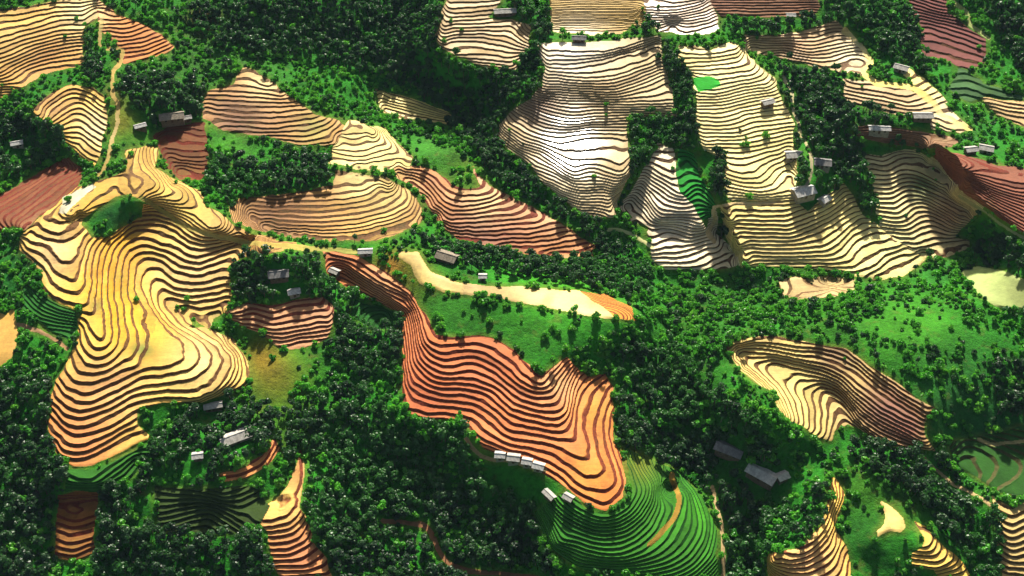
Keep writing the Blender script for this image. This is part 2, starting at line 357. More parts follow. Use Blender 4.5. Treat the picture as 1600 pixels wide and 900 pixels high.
field("108,732 150,732 205,708 240,690 230,715 205,745 150,768 100,768", 36, 1.2, .45, (.03, .14, .015), grr, 0, "green terraces at the foot of the left hill")
field("-40,480 10,492 22,478 26,500 28,525 22,550 8,572 -40,580", 50, 3, .2, (.58, .36, .12), rdr, .3, "bright crescent paddy cut by the left edge")
field("1296,740 1306,748 1320,768 1320,780 1308,805 1306,828 1318,850 1328,880 1326,930 1200,930 1200,868 1215,862 1250,858 1258,848 1283,822 1290,800 1298,770",
      30, 1.2, .40, cream, rdr, .4, "cream steps climbing to a narrow tip at lower right")
field("1375,782 1390,788 1412,808 1414,822 1405,832 1388,830 1372,838 1370,830 1380,818 1382,800", 27, 5, .1, (.66, .50, .20), brr, .35, "small flat teardrop paddy on the green slope at lower right")
field("1430,815 1446,822 1462,840 1478,856 1492,866 1505,880 1516,905 1470,905 1460,890 1425,884 1424,866 1440,856 1445,842", 25, 1.2, .36, cream, brr, .4, "crescent paddy with three steps right of the teardrop paddy")
field("1552,776 1580,792 1602,782 1660,770 1660,905 1570,905 1558,850 1556,812", 30, 1.2, .46, (.46, .34, .15), brr, .3, "tan steps cut by the right edge near the bottom")
field("1134,540 1160,528 1205,526 1262,533 1322,546 1368,578 1412,608 1456,638 1446,660 1444,680 1462,704 1430,702 1395,698 1372,696 1345,672 1325,662 1305,672 1298,690 1280,684 1262,668 1230,652 1216,636 1210,610 1180,596 1150,572",
      47, 1.05, .44, (.58, .44, .17), dkr, .35, "terraces on the right split into a yellow wing and a dark brown wing")
field("850,100 840,82 842,68 900,66 960,64 1030,54 1036,95 1043,122 1052,150 1056,182 1010,182 980,186 978,212 986,245 982,275 975,292 962,318 962,340 935,342 905,330 872,306 850,285 828,260 800,235 778,212 782,192 802,172 830,152 848,135",
      93, .95, .34, (.42, .33, .19), brr, .30, "silvery flooded terraces mirroring the sun on the great far slope")
field("1030,225 1052,232 1054,262 1060,295 1078,312 1088,328 1098,346 1106,356 1110,335 1118,320 1122,345 1118,365 1150,392 1165,415 1120,420 1038,420 1018,402 1016,375 1012,355 985,345 965,325 985,300 1000,280 1012,258",
      66, 1.2, .42, (.56, .48, .32), dkr, .4, "white streaked terraces in the hollow left of the bright green gully")
field("1058,70 1085,72 1110,80 1140,66 1160,76 1180,98 1208,120 1218,145 1232,172 1240,200 1240,230 1245,262 1242,300 1240,314 1180,316 1140,312 1132,285 1133,250 1110,240 1098,232 1090,200 1088,160 1080,122 1062,92",
      96, .92, .32, (.62, .52, .25), dkr, .35, "pale terraces right of the tree lined ditch on the great far slope")
field("1126,318 1180,314 1240,312 1262,330 1285,308 1306,296 1318,285 1332,305 1350,338 1372,352 1400,370 1430,385 1450,400 1440,415 1410,432 1370,438 1320,428 1260,416 1200,414 1160,418 1150,395 1135,372 1128,345",
      62, 1.2, .42, (.58, .48, .20), dkr, .3, "broad yellow striped terraces at the foot of the great far slope")
field("1350,240 1378,244 1400,235 1432,235 1465,252 1500,282 1540,318 1518,342 1500,358 1490,372 1512,376 1512,386 1490,398 1465,406 1430,394 1398,374 1376,355 1370,335 1366,300 1358,265",
      66, 1.2, .44, (.56, .48, .26), dkr, .3, "wavy cream terraces on the slope right of the great slope")
field("1462,232 1520,246 1560,258 1590,262 1660,280 1660,385 1600,362 1555,335 1510,305 1485,278 1458,246", 84, .75, .46, (.17, .065, .04), rdr, .2, "dull red brown terraces by the right edge")
field("858,-20 1004,-20 1010,28 1002,40 985,42 975,52 920,54 862,50 858,20", 106, 0.55, .36, (.40, .27, .09), brr, .3, "tan ploughed terraces at the top centre")
field("1004,-20 1095,-20 1112,2 1122,28 1124,46 1105,54 1060,54 1030,48 1018,34 1012,28", 106, 0.9, .40, (.58, .46, .34), brr, .6, "white and pink terraces at the top beside the tan terraces")
field("700,-20 795,-20 775,12 760,30 800,32 828,40 824,80 805,108 760,106 730,92 690,76 680,56 690,30", 101, 0.95, .38, (.38, .27, .13), brr, .4, "tan terraces left of the tree belt at the top")
field("1100,-20 1270,-20 1282,10 1272,24 1200,26 1125,24", 104, 0.9, .4, (.15, .075, .045), brr, .1, "brown ploughed field at the top edge")
field("1165,56 1240,52 1305,34 1318,48 1345,72 1362,96 1350,118 1310,112 1300,112 1262,100 1215,88 1165,80", 95, 0.9, .4, (.42, .29, .15), brr, .4, "tan and white terraces on the far ridge shoulder at upper right")
field("1412,-20 1475,-20 1482,20 1520,48 1540,62 1536,100 1510,108 1480,94 1440,84 1438,40", 98, 1.0, .4, (.12, .045, .04), brr, .1, "dull maroon fields at the top right")
field("1318,122 1360,128 1400,132 1440,150 1462,150 1490,178 1518,202 1500,208 1455,200 1450,184 1400,178 1318,160", 88, 0.9, .38, (.40, .28, .15), brr, .4, "narrow brown terraces below the path at upper right")
field("1330,196 1400,200 1470,210 1500,220 1490,230 1440,232 1400,225 1340,215", 88, 0.9, .45, (.20, .11, .07), brr, .1, "dim brown strip field above the wavy cream terraces")
field("1530,152 1600,160 1660,168 1660,205 1600,198 1560,180", 84, 1.0, .4, (.48, .33, .16), brr, .4, "small tan terraces by the right edge near the top")
field("1418,105 1440,122 1470,150 1480,162 1462,160 1430,135 1412,118", 88, 0.9, .42, pale, brr, .4, "row of tiny cream plots on the far ridge crest")
field("620,393 652,394 672,422 702,438 760,447 850,450 912,457 962,468 985,485 991,500 950,498 900,488 830,474 760,462 692,457 658,442 644,416 622,402", 57, 9, .1, (.64, .50, .19), brr, .45, "long S shaped pale paddy along the middle ridge crest")
field("36,448 62,458 95,480 118,488 118,505 112,535 75,512 38,485", 56, .8, .34, (.02, .12, .015), grr, 0, "dark green steps under the left rim of the large left hill")
field("552,470 598,480 622,492 618,512 580,512 546,494", 46, .8, .34, (.02, .12, .015), grr, 0, "small green steps left of the narrow waist of the red terraces")
field("905,456 950,462 986,481 993,501 960,497 946,481 925,468", 55.5, .55, .4, (.55, .26, .07), rdr, .2, "orange tan steps at the right tip of the S shaped paddy")
field("1215,440 1240,434 1262,436 1300,432 1336,436 1332,452 1300,464 1250,468 1222,462", 43, 1.2, .3, (.52, .38, .18), brr, .35, "small tan paddy alone in the green valley at right")
field("1504,424 1530,416 1562,422 1600,436 1660,450 1660,490 1600,486 1560,478 1520,455", 57, 9, .1, (.30, .36, .14), olr, .2, "pale green field by the right edge")
field("1500,105 1535,130 1600,150 1600,158 1540,150 1515,160 1480,140", 88, 1.0, .4, (.05, .12, .04), grr, 0, "dim green terraces at the far right top")
field("1060,230 1082,240 1092,270 1108,300 1118,318 1110,338 1098,342 1085,322 1064,300 1056,262", 66, 1.2, .4, (.015, .20, .02), grr, 0, "bright green gully terraces between the pale terraces")
field("1080,122 1110,120 1124,124 1126,134 1090,142 1084,132", 92, 5, .1, (.03, .36, .03), grr, 0, "small vivid green seedbed on the pale terraces")
0 and field("128,348 150,322 180,305 215,308 228,318 218,332 192,350 165,366 145,370", 70, 3, .2, (.012, .09, .018), grr, 0, "dark green plot on the ridge crest of the left hill")
field("95,322 103,308 122,297 142,284 148,290 135,302 118,316 103,333 94,332", 72, 9, .1, (.60, .58, .44), brr, 1.0, "long flooded pond on the ridge crest of the left hill")
0 and field("780,478 840,482 900,494 985,503 975,515 940,530 900,552 880,552 845,582 835,580 805,545 775,526 742,522 705,522 684,508 676,478 700,464", 56, 1.3, .25, (.03, .16, .012), grr, 0, "green grassy slope between the S shaped paddy and the red terraces")
field("1480,690 1600,668 1660,680 1660,765 1600,775 1560,770 1500,730", 36, 1.3, .35, (.022, .085, .012), (.10, .09, .03), 0, "dark green terraces at the right edge")
0 and field("310,185 345,190 385,215 425,240 420,258 385,248 350,232 328,222 318,200", 64, 1.2, .3, (.06, .22, .02), grr, 0, "light green sloping plot below the second ridge")
field("240,760 300,765 400,760 420,790 400,830 330,835 250,830", 30, 1.1, .3, (.030, .055, .012), (.022, .04, .010), 0, "dim olive steps in the lower left woods")
0 and field("1330,770 1355,790 1368,830 1360,900 1335,905 1320,850 1318,800", 29, 1.2, .3, (.02, .12, .012), grr, 0, "dark green slope right of the narrow cream steps")
dirt = (.48, .36, .20)
path("158,30 156,60 160,75 192,78 186,100 174,115 176,145 184,170 180,200 172,230 165,262 150,275", 2.6, (.40, .30, .12), "narrow dirt footpath down the ridge at upper left")
path("222,308 260,335 300,356 350,372 420,382 470,388 520,390 562,395", 3.2, (.34, .36, .12), "grassy track along the ridge crest")
path("728,685 740,702 755,714 775,718 800,722 850,735", 2.6, dirt, "pale path beside the row of white roofed sheds")
path("600,812 640,818 662,820 678,842 690,868 710,884 745,893 800,898 840,905", 3.4, (.26, .14, .08), "brown path winding through the lower woods")
path("1048,742 1058,765 1060,790 1050,815 1030,835 1012,850", 3.2, (.26, .17, .05), "ochre bare arc on the green nose below the red terraces")
path("1112,760 1122,800 1128,850 1130,900 1132,930", 2.4, dirt, "pale path at the foot of the green nose")
path("1440,712 1460,732 1485,755 1520,772 1550,790", 2.2, dirt, "pale footpath below the brown wing at right")
path("1530,686 1555,694 1600,690 1660,680", 2.4, (.28, .24, .12), "dirt track crossing the green slope at the right edge")
path("1225,118 1238,150 1243,185 1262,230 1270,258 1258,290", 1.8, (.30, .28, .20), "path down through the woods to the white farmhouse")
path("1115,378 1108,362 1118,340 1116,322 1160,318 1220,316", 2.0, dirt, "path along the upper bank of the yellow striped terraces")
path("1318,48 1345,72 1362,96 1350,112 1370,130 1420,136 1450,155 1470,178 1515,204", 3.6, pale, "pale dirt track on the far ridge crest")
path("1488,0 1508,20 1512,32 1530,48 1545,60", 2.6, (.30, .34, .14), "grassy path at the top right corner")
path("30,506 60,516 85,530 104,546", 3.0, (.34, .22, .13), "short pale bank path left of the big hill")
path("1380,325 1395,345 1440,370 1480,385", 0.1, dirt, "x")
F.pop()
path("1500,308 1550,340 1600,370 1660,395", 1.8, (.20, .22, .12), "faint track below the red brown terraces at the right edge")
path("950,360 975,360 1000,372 1018,385", 2.4, (.42, .42, .20), "short pale bank at the corner of the white streaked terraces")

def inpoly(px, py, poly):
    ins = np.zeros(px.shape, bool); m = len(poly)
    for i in range(m):
        x0, y0 = poly[i]; x1, y1 = poly[(i + 1) % m]
        if y0 == y1: continue
        c = ((y0 > py) != (y1 > py)) & (px < (x1 - x0) * (py - y0) / (y1 - y0) + x0); ins ^= c
    return ins
def dist_line(px, py, pts):
    d = np.full(px.shape, 1e9)
    for a, b in zip(pts[:-1], pts[1:]):
        ax, ay = a; dx, dy = b[0] - ax, b[1] - ay; L = dx * dx + dy * dy + 1e-9
        t = np.clip(((px - ax) * dx + (py - ay) * dy) / L, 0, 1)
        d = np.minimum(d, np.hypot(px - ax - t * dx, py - ay - t * dy))
    return d
def blur(m, r):
    for ax in (0, 1):
        c = np.cumsum(np.insert(m, 0, 0, axis=ax), axis=ax); nn = m.shape[ax]
        i = np.arange(nn); a = np.clip(i - r, 0, nn); b = np.clip(i + r + 1, 0, nn)
        m = (np.take(c, b, ax) - np.take(c, a, ax)) / np.expand_dims((b - a), 1 - ax)
    return m
# edge wobble so field borders look dug, not drawn
wobu = UU + 5 * fbm(WX / 7, WY / 7, 31, 2); wobv = VV + 4 * fbm(WX / 7 + 50, WY / 7, 32, 2)
tw = fbm(WX / 8, WY / 8, 5, 3) * 1.35
H = S.copy(); PID = np.zeros(S.shape, np.int32); TT = np.zeros(S.shape)
tread = np.zeros(S.shape + (3,)); riser = np.zeros(S.shape + (3,)); RF = np.zeros(S.shape); WET = np.zeros(S.shape)
Hs = S + 0.0
RFM = np.ones(S.shape)
for ru, rv, rr_, rk in [(1385, 615, 80, 1.5), (1300, 560, 40, 1.4), (430, 340, 90, 1.35), (365, 185, 60, 1.35), (800, 370, 90, 1.35), (100, 690, 50, 1.15), (310, 560, 55, .75), (195, 440, 60, .62), (250, 360, 50, 1.2), (1240, 610, 45, .7), (700, 600, 70, 1.1), (60, 110, 60, 1.2), (230, 75, 50, 1.2), (890, 222, 55, .5)]:  # last spot thins the dark banks to help the painted sun glare
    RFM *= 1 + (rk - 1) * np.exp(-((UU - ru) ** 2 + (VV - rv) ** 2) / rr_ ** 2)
natural = 0.55 * fbm(WX / 14, WY / 14, 77, 4) * 2.0
Hs = S + natural * 0.9
H = Hs.copy()
for fi, f in enumerate(F):
    p = np.array(f['poly']); mg = 14
    i0, i1 = np.searchsorted(us, [p[:, 0].min() - mg, p[:, 0].max() + mg]); j0, j1 = np.searchsorted(vs, [p[:, 1].min() - mg, p[:, 1].max() + mg])
    sl = (slice(j0, j1), slice(i0, i1)); a, b = wobu[sl], wobv[sl]
    if f['path']: m = (dist_line(a, b, p) < f['path'] * (0.85 + 0.3 * vnoise(WX[sl] / 12, WY[sl] / 12, 3))).astype(float)
    else: m = inpoly(a, b, f['poly']).astype(float)
    soft = blur(m, 3)
    s = S[sl]
    if f['path']:
        hh = s; t = np.zeros(s.shape)
    else:
        t = (f['h0'] - s) / f['dh'] + 0.22 * tw[sl] * (1 if f['dh'] < 3 else 0) + 100.0
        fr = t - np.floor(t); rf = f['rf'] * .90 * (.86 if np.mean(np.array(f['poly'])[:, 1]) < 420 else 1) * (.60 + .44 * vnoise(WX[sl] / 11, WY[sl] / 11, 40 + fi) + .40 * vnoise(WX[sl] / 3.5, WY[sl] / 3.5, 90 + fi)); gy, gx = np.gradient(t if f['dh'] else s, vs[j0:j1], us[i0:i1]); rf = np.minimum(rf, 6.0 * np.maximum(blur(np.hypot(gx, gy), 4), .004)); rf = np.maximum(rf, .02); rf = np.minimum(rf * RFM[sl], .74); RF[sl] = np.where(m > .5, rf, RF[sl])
        x = np.clip((fr - (1 - rf)) / rf, 0, 1)
        lip = 0.10 * np.exp(-((fr - (1 - rf) + 0.03) / 0.05) ** 2)      # small mud bund on the lip
        hh = f['h0'] - (np.floor(t) - 100.0 + x * 0.995 + 0.005 * fr) * f['dh'] + lip
        if f['dh'] >= 3: hh = s + .45; t = t * 0 + 100.2
    H[sl] = H[sl] * (1 - soft) + hh * soft
    on = m > 0.5
    PID[sl][on] = fi + 1; TT[sl][on] = t[on]
    tread[sl][on] = f['t']; riser[sl][on] = f['r']; WET[sl][on] = f['wet']
# ground distance must grow up each column; banks stay upright where the survey asks for an overhang
k = (CAM_H - H) / RD; Y = RY * k
Ym = np.maximum.accumulate(Y[::-1], axis=0)[::-1]
bad = (Ym - Y) > 0.02; print('upright fixes', bad[100:-100].mean(), 'max', (Ym - Y)[50:-50].max())
k = np.where(bad, Ym / RY, k); H = np.where(bad, CAM_H - k * RD, H)
X = RA * k; Y = RY * k

# colour of bare tread, by place (stubble, algae, drier or wetter mud, painted slope shade and sun glare): soft regions
def splat(arr, u, v, r, col, s=1.0, asp=1.0):
    wgt = s * np.exp(-(((UU - u) ** 2 + ((VV - v) * asp) ** 2) / (r * r)))
    arr[...] = arr * (1 - wgt[..., None]) + np.array(col) * wgt[..., None]
gm = PID > 0
gl = np.exp(-(((UU - 890) / 44) ** 2 + ((VV - 222) / 56) ** 2)); GLOW = 1.0 * gl; WET = WET + np.where((UU > 770) & (UU < 1000) & (VV > 90) & (VV < 345) & (WET > 0), GLOW, 0)  # extra wetness shaped to the sun glare spot
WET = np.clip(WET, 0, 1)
for a in [(160, 440, 48, gold, .9), (190, 400, 40, (.55, .26, .025), .85), (165, 350, 40, (.60, .36, .04), .7), (200, 540, 40, (.62, .38, .04), .8), (200, 500, 48, yellow, .9), (250, 520, 40, yellow, .8), (230, 350, 30, (.40, .20, .06), .7), (315, 562, 62, (.66, .50, .23), .9), (290, 440, 60, (.62, .42, .19), .75),
          (110, 640, 70, (.58, .29, .12), .9), (130, 700, 40, (.50, .20, .10), .8), (180, 600, 50, (.60, .38, .20), .7), (85, 390, 45, (.62, .43, .24), .8), (310, 410, 50, (.58, .40, .22), .7),
          (930, 740, 50, (.60, .28, .08), .9), (930, 640, 40, (.55, .30, .08), .8), (870, 600, 30, (.66, .42, .22), .8), (950, 780, 25, (.5, .16, .05), .8), (660, 620, 60, (.42, .125, .06), .8), (750, 580, 50, (.44, .14, .07), .7), (600, 440, 40, (.62, .38, .20), .7),
          (430, 325, 90, (.17, .075, .03), .9), (600, 300, 45, (.62, .48, .20), .9), (560, 275, 30, (.68, .58, .28), .9),  # first entry mixes brown mud with painted slope shade
          (760, 370, 90, (.17, .055, .03), .9), (870, 370, 50, (.22, .08, .02), .9), (760, 305, 40, (.62, .46, .24), .9), (690, 300, 25, (.5, .26, .12), .7),
          (370, 190, 60, (.14, .065, .035), .9), (410, 125, 30, (.66, .52, .28), .9), (490, 200, 30, (.20, .20, .04), .8), (60, 95, 60, (.34, .15, .05), .8), (20, 60, 50, (.6, .42, .16), .7), (130, 15, 40, (.70, .60, .34), .9),
          (150, 200, 30, (.70, .6, .38), .8), (80, 165, 30, (.35, .2, .08), .8), (440, 780, 40, (.66, .48, .16), .95),
          (1385, 640, 65, (.20, .085, .06), .95), (1300, 555, 45, (.16, .08, .04), .95), (1420, 670, 40, (.20, .07, .05), .9), (1230, 610, 60, (.64, .52, .20), .8),  # dark browns of the right wing: slope shade painted into the tread
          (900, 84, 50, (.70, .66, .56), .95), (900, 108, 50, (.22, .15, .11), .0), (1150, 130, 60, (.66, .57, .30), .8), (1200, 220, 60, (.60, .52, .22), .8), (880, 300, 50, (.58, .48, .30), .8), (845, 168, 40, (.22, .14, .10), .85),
          (930, 140, 50, (.36, .25, .12), .8), (890, 225, 40, (.5, .44, .34), .8), (1380, 390, 70, (.64, .58, .28), .9), (1220, 390, 60, (.54, .44, .22), .6), (1480, 340, 40, (.36, .2, .12), .8), (1440, 290, 25, (.05, .10, .03), .9),  # second entry lightens the flooded treads to paint the sun glare
          (1050, 330, 50, (.64, .55, .42), .7), (1240, 75, 30, (.38, .24, .14), .8), (1330, 85, 30, (.62, .55, .36), .9), (1480, 180, 30, (.64, .56, .34), .9), (1260, 880, 50, (.62, .36, .20), .7), (470, 870, 40, (.46, .18, .10), .8),
          (222, 546, 24, (.07, .15, .02), .85, 1.5), (186, 432, 13, (.20, .20, .02), .6), (150, 478, 14, (.08, .15, .02), .6), (340, 505, 22, (.08, .15, .02), .5), (105, 690, 75, (.50, .19, .075), .75), (170, 600, 40, (.56, .30, .13), .5), (1130, 0, 40, (.26, .14, .10), .6), (280, 345, 60, (.52, .40, .12), .5)]:
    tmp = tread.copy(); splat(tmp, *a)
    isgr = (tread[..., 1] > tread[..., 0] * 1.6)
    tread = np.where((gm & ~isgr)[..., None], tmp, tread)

# open ground outside the fields: grass tone by place
grass = np.zeros(S.shape + (3,)) + np.array((.022, .19, .012))
for a in [(1420, 510, 110, (.05, .24, .012), .9, 1.6), (1300, 500, 80, (.035, .16, .012), .8), (1080, 540, 90, (.03, .13, .01), .8), (1100, 830, 60, (.035, .17, .012), .9), (1190, 700, 45, (.03, .16, .015), .9),
          (1350, 770, 50, (.05, .17, .012), .9), (175, 335, 28, (.016, .11, .018), 1), (1345, 830, 50, (.02, .12, .012), .9), (830, 510, 70, (.03, .16, .012), .95, 1.2), (720, 490, 50, (.03, .16, .012), .95), (365, 220, 45, (.06, .24, .02), .95), (1420, 790, 40, (.04, .15, .012), .9), (1500, 620, 90, (.02, .10, .02), .8), (430, 590, 55, (.12, .13, .012), .95), (410, 560, 30, (.20, .13, .015), .9), (450, 690, 40, (.06, .14, .012), .8),
          (850, 440, 70, (.04, .26, .012), .9), (900, 450, 50, (.05, .28, .012), .9), (640, 430, 40, (.12, .17, .012), .9), (610, 415, 22, (.40, .17, .03), .8), (980, 720, 25, (.20, .15, .02), .9), (370, 100, 80, (.05, .14, .02), .7),
          (260, 80, 60, (.05, .15, .02), .8), (180, 150, 25, (.12, .15, .02), .8), (190, 190, 25, (.2, .18, .02), .8), (230, 260, 30, (.3, .2, .03), .7), (500, 185, 30, (.06, .24, .012), .9), (680, 225, 50, (.05, .2, .02), .8), (730, 265, 35, (.08, .18, .015), .9),
          (10, 440, 40, (.02, .20, .02), .9), (60, 400, 60, (.015, .08, .015), .8), (40, 175, 50, (.02, .16, .02), .8), (1080, 95, 20, (.02, .2, .03), .8), (1470, 410, 40, (.04, .2, .03), .7), (1500, 50, 30, (.05, .2, .03), .8), (1520, 215, 30, (.04, .2, .03), .8),
          (1150, 460, 60, (.03, .13, .015), .8), (340, 25, 40, (.16, .09, .05), .0), (320, 28, 25, (.2, .11, .05), .9), (1560, 690, 50, (.015, .07, .03), .8)]:
    splat(grass, *a)
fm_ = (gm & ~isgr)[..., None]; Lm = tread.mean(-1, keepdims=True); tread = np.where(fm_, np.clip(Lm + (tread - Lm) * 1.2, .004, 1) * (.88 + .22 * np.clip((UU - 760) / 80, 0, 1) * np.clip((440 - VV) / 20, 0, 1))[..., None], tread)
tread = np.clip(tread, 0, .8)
for a in [(1000, 728, 28, (.16, .17, .02), .8), (905, 830, 35, (.015, .09, .012), .7), (1090, 800, 35, (.05, .26, .015), .8)]:
    tmp = tread.copy(); splat(tmp, *a); tread = np.where((gm & isgr)[..., None], tmp, tread)
fringe = np.clip(blur((PID > 0).astype(float), 8) * 2.2, 0, 1) * np.clip(.75 + 1.2 * fbm(WX / 8, WY / 8, 63, 3), 0, 1)
grass = grass * (1 - .6 * fringe[..., None]) + np.array((.16, .18, .025)) * .6 * fringe[..., None]
tread[~gm] = grass[~gm]; riser[~gm] = grass[~gm]

# ------------------------------------------------------------------ materials
def newmat(name):
    m = bpy.data.materials.new(name); m.use_nodes = True; nt = m.node_tree; b = nt.nodes['Principled BSDF']; return m, nt, b
def node(nt, t, **kw):
    nd = nt.nodes.new(t)
    for k_, v_ in kw.items():
        if k_.startswith('i_'): nd.inputs[int(k_[2:])].default_value = v_
        else: setattr(nd, k_, v_)
    return nd
def math_(nt, op, a, b=None, c=None, clamp=False):
    nd = nt.nodes.new('ShaderNodeMath'); nd.operation = op; nd.use_clamp = clamp
    for i, x in enumerate((a, b, c)):
        if x is None: continue
        if isinstance(x, (int, float)): nd.inputs[i].default_value = x
        else: nt.links.new(x, nd.inputs[i])
    return nd.outputs[0]
def mixc(nt, f, a, b, mode='MIX'):
    nd = nt.nodes.new('ShaderNodeMix'); nd.data_type = 'RGBA'; nd.blend_type = mode
    for s_, x in ((nd.inputs[0], f), (nd.inputs[6], a), (nd.inputs[7], b)):
        if isinstance(x, (int, float)): s_.default_value = x
        elif isinstance(x, tuple): s_.default_value = (*x, 1) if len(x) == 3 else x
        else: nt.links.new(x, s_)
    return nd.outputs[2]
def noise(nt, scale, detail=3, vec=None, rough=.55):
    nd = nt.nodes.new('ShaderNodeTexNoise'); nd.inputs['Scale'].default_value = scale; nd.inputs['Detail'].default_value = detail; nd.inputs['Roughness'].default_value = rough
    if vec is not None: nt.links.new(vec, nd.inputs['Vector'])
    return nd.outputs['Fac']
def ramp(nt, f, a, b):                       # linear remap a..b -> 0..1
    nd = nt.nodes.new('ShaderNodeMapRange'); nd.inputs[1].default_value = a; nd.inputs[2].default_value = b; nt.links.new(f, nd.inputs[0]); return nd.outputs[0]

def terrace_material():
    m, nt, b = newmat('paddy_earth')
    at = lambda nm: node(nt, 'ShaderNodeAttribute', attribute_name=nm)
    geo = node(nt, 'ShaderNodeNewGeometry'); pos = geo.outputs['Position']
    t = at('level').outputs['Fac']; rf = at('riser_share').outputs['Fac']; wet = at('wet').outputs['Fac']; tc = at('tread_col').outputs['Color']; rc = at('riser_col').outputs['Color']
    wob = math_(nt, 'MULTIPLY', math_(nt, 'SUBTRACT', noise(nt, .45, 3, pos), .5), .16)
    tt = math_(nt, 'ADD', t, wob); fl = math_(nt, 'FLOOR', tt); fr = math_(nt, 'SUBTRACT', tt, fl)
    edge = math_(nt, 'SUBTRACT', 1.0, rf)
    isr = ramp(nt, math_(nt, 'SUBTRACT', fr, edge), -.02, .05)
    # each strip of paddy has its own state: noise looked up with the strip number
    cmb = nt.nodes.new('ShaderNodeCombineXYZ'); sep = nt.nodes.new('ShaderNodeSeparateXYZ'); nt.links.new(pos, sep.inputs[0])
    for i, k_ in ((0, .016), (1, .016)): nt.links.new(math_(nt, 'MULTIPLY', sep.outputs[i], k_), cmb.inputs[i])
    nt.links.new(math_(nt, 'MULTIPLY', fl, 3.71), cmb.inputs[2])
    strip = noise(nt, 1.6, 2, cmb.outputs[0])
    n1 = noise(nt, .35, 5, pos, .65); n2 = noise(nt, 1.7, 3, pos)
    wn_ = nt.nodes.new('ShaderNodeTexWhiteNoise'); wn_.noise_dimensions = '2D'; cb2 = nt.nodes.new('ShaderNodeCombineXYZ'); wn1 = nt.nodes.new('ShaderNodeTexWhiteNoise'); wn1.noise_dimensions = '1D'; nt.links.new(fl, wn1.inputs['W'])
    pl = math_(nt, 'FLOOR', math_(nt, 'ADD', math_(nt, 'ADD', math_(nt, 'MULTIPLY', sep.outputs[0], .055), math_(nt, 'MULTIPLY', wn1.outputs['Value'], 9.0)), math_(nt, 'MULTIPLY', noise(nt, .3, 2, pos), .25)))
    nt.links.new(pl, cb2.inputs[0]); nt.links.new(fl, cb2.inputs[1]); nt.links.new(cb2.outputs[0], wn_.inputs['Vector']); plot = wn_.outputs['Value']
    v = math_(nt, 'ADD', math_(nt, 'MULTIPLY', ramp(nt, strip, .36, .64), .40), math_(nt, 'MULTIPLY', ramp(nt, n1, .28, .72), .40))
    mp = nt.nodes.new('ShaderNodeMapping'); mp.inputs['Scale'].default_value = (.25, 2.2, .5); mp.inputs['Rotation'].default_value = (0, 0, .12); nt.links.new(pos, mp.inputs[0])
    v = math_(nt, 'ADD', v, math_(nt, 'MULTIPLY', plot, .36)); v = math_(nt, 'ADD', v, math_(nt, 'MULTIPLY', math_(nt, 'SUBTRACT', noise(nt, 1.0, 4, mp.outputs[0], .7), .5), .6))
    v = math_(nt, 'ADD', v, math_(nt, 'MULTIPLY', n2, .22))
    v = math_(nt, 'ADD', v, .26)
    g = nt.nodes.new('ShaderNodeCombineColor')
    for i in range(3): nt.links.new(v, g.inputs[i])
    tcol = mixc(nt, 1.0, tc, g.outputs[0], 'MULTIPLY')
    strip2 = noise(nt, 2.1, 3, cmb.outputs[0]); mud = math_(nt, 'ADD', math_(nt, 'MULTIPLY', ramp(nt, strip2, .52, .66), .45), math_(nt, 'MULTIPLY', ramp(nt, plot, .75, .95), .25))
    tcol = mixc(nt, mud, tcol, mixc(nt, .5, mixc(nt, 1.0, tc, (.62, .50, .42), 'MULTIPLY'), mixc(nt, 1.0, tc, g.outputs[0], 'MULTIPLY')))
    # weeds and stubble in patches
    weed = math_(nt, 'MULTIPLY', ramp(nt, noise(nt, .07, 4, pos), .62, .72), .45)
    tcol = mixc(nt, weed, tcol, mixc(nt, .45, tc, (.06, .12, .01)))
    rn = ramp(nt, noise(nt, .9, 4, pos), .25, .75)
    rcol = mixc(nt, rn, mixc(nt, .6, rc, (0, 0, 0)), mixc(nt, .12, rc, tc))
    rgreen = math_(nt, 'MULTIPLY', ramp(nt, noise(nt, .11, 3, pos), .55, .7), .3)
    rcol = mixc(nt, rgreen, rcol, (.03, .055, .01))
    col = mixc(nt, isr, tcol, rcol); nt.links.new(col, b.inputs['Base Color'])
    flood = math_(nt, 'MULTIPLY', wet, ramp(nt, strip, .35, .55))
    rough = math_(nt, 'SUBTRACT', .92, math_(nt, 'MULTIPLY', math_(nt, 'ADD', math_(nt, 'MULTIPLY', flood, .45), math_(nt, 'MULTIPLY', wet, .30)), 1))
    rough = math_(nt, 'ADD', math_(nt, 'MULTIPLY', rough, math_(nt, 'SUBTRACT', 1.0, isr)), math_(nt, 'MULTIPLY', isr, .92), clamp=True)
    nt.links.new(rough, b.inputs['Roughness'])
    nt.links.new(math_(nt, 'ADD', math_(nt, 'MULTIPLY', wet, .5), .12), b.inputs['Specular IOR Level'])
    bp = nt.nodes.new('ShaderNodeBump'); bp.inputs['Strength'].default_value = .35; bp.inputs['Distance'].default_value = .3
    hb = math_(nt, 'MULTIPLY', noise(nt, 1.5, 4, pos), math_(nt, 'SUBTRACT', 1.0, wet, clamp=True)); nt.links.new(hb, bp.inputs['Height']); nt.links.new(bp.outputs[0], b.inputs['Normal'])
    return m
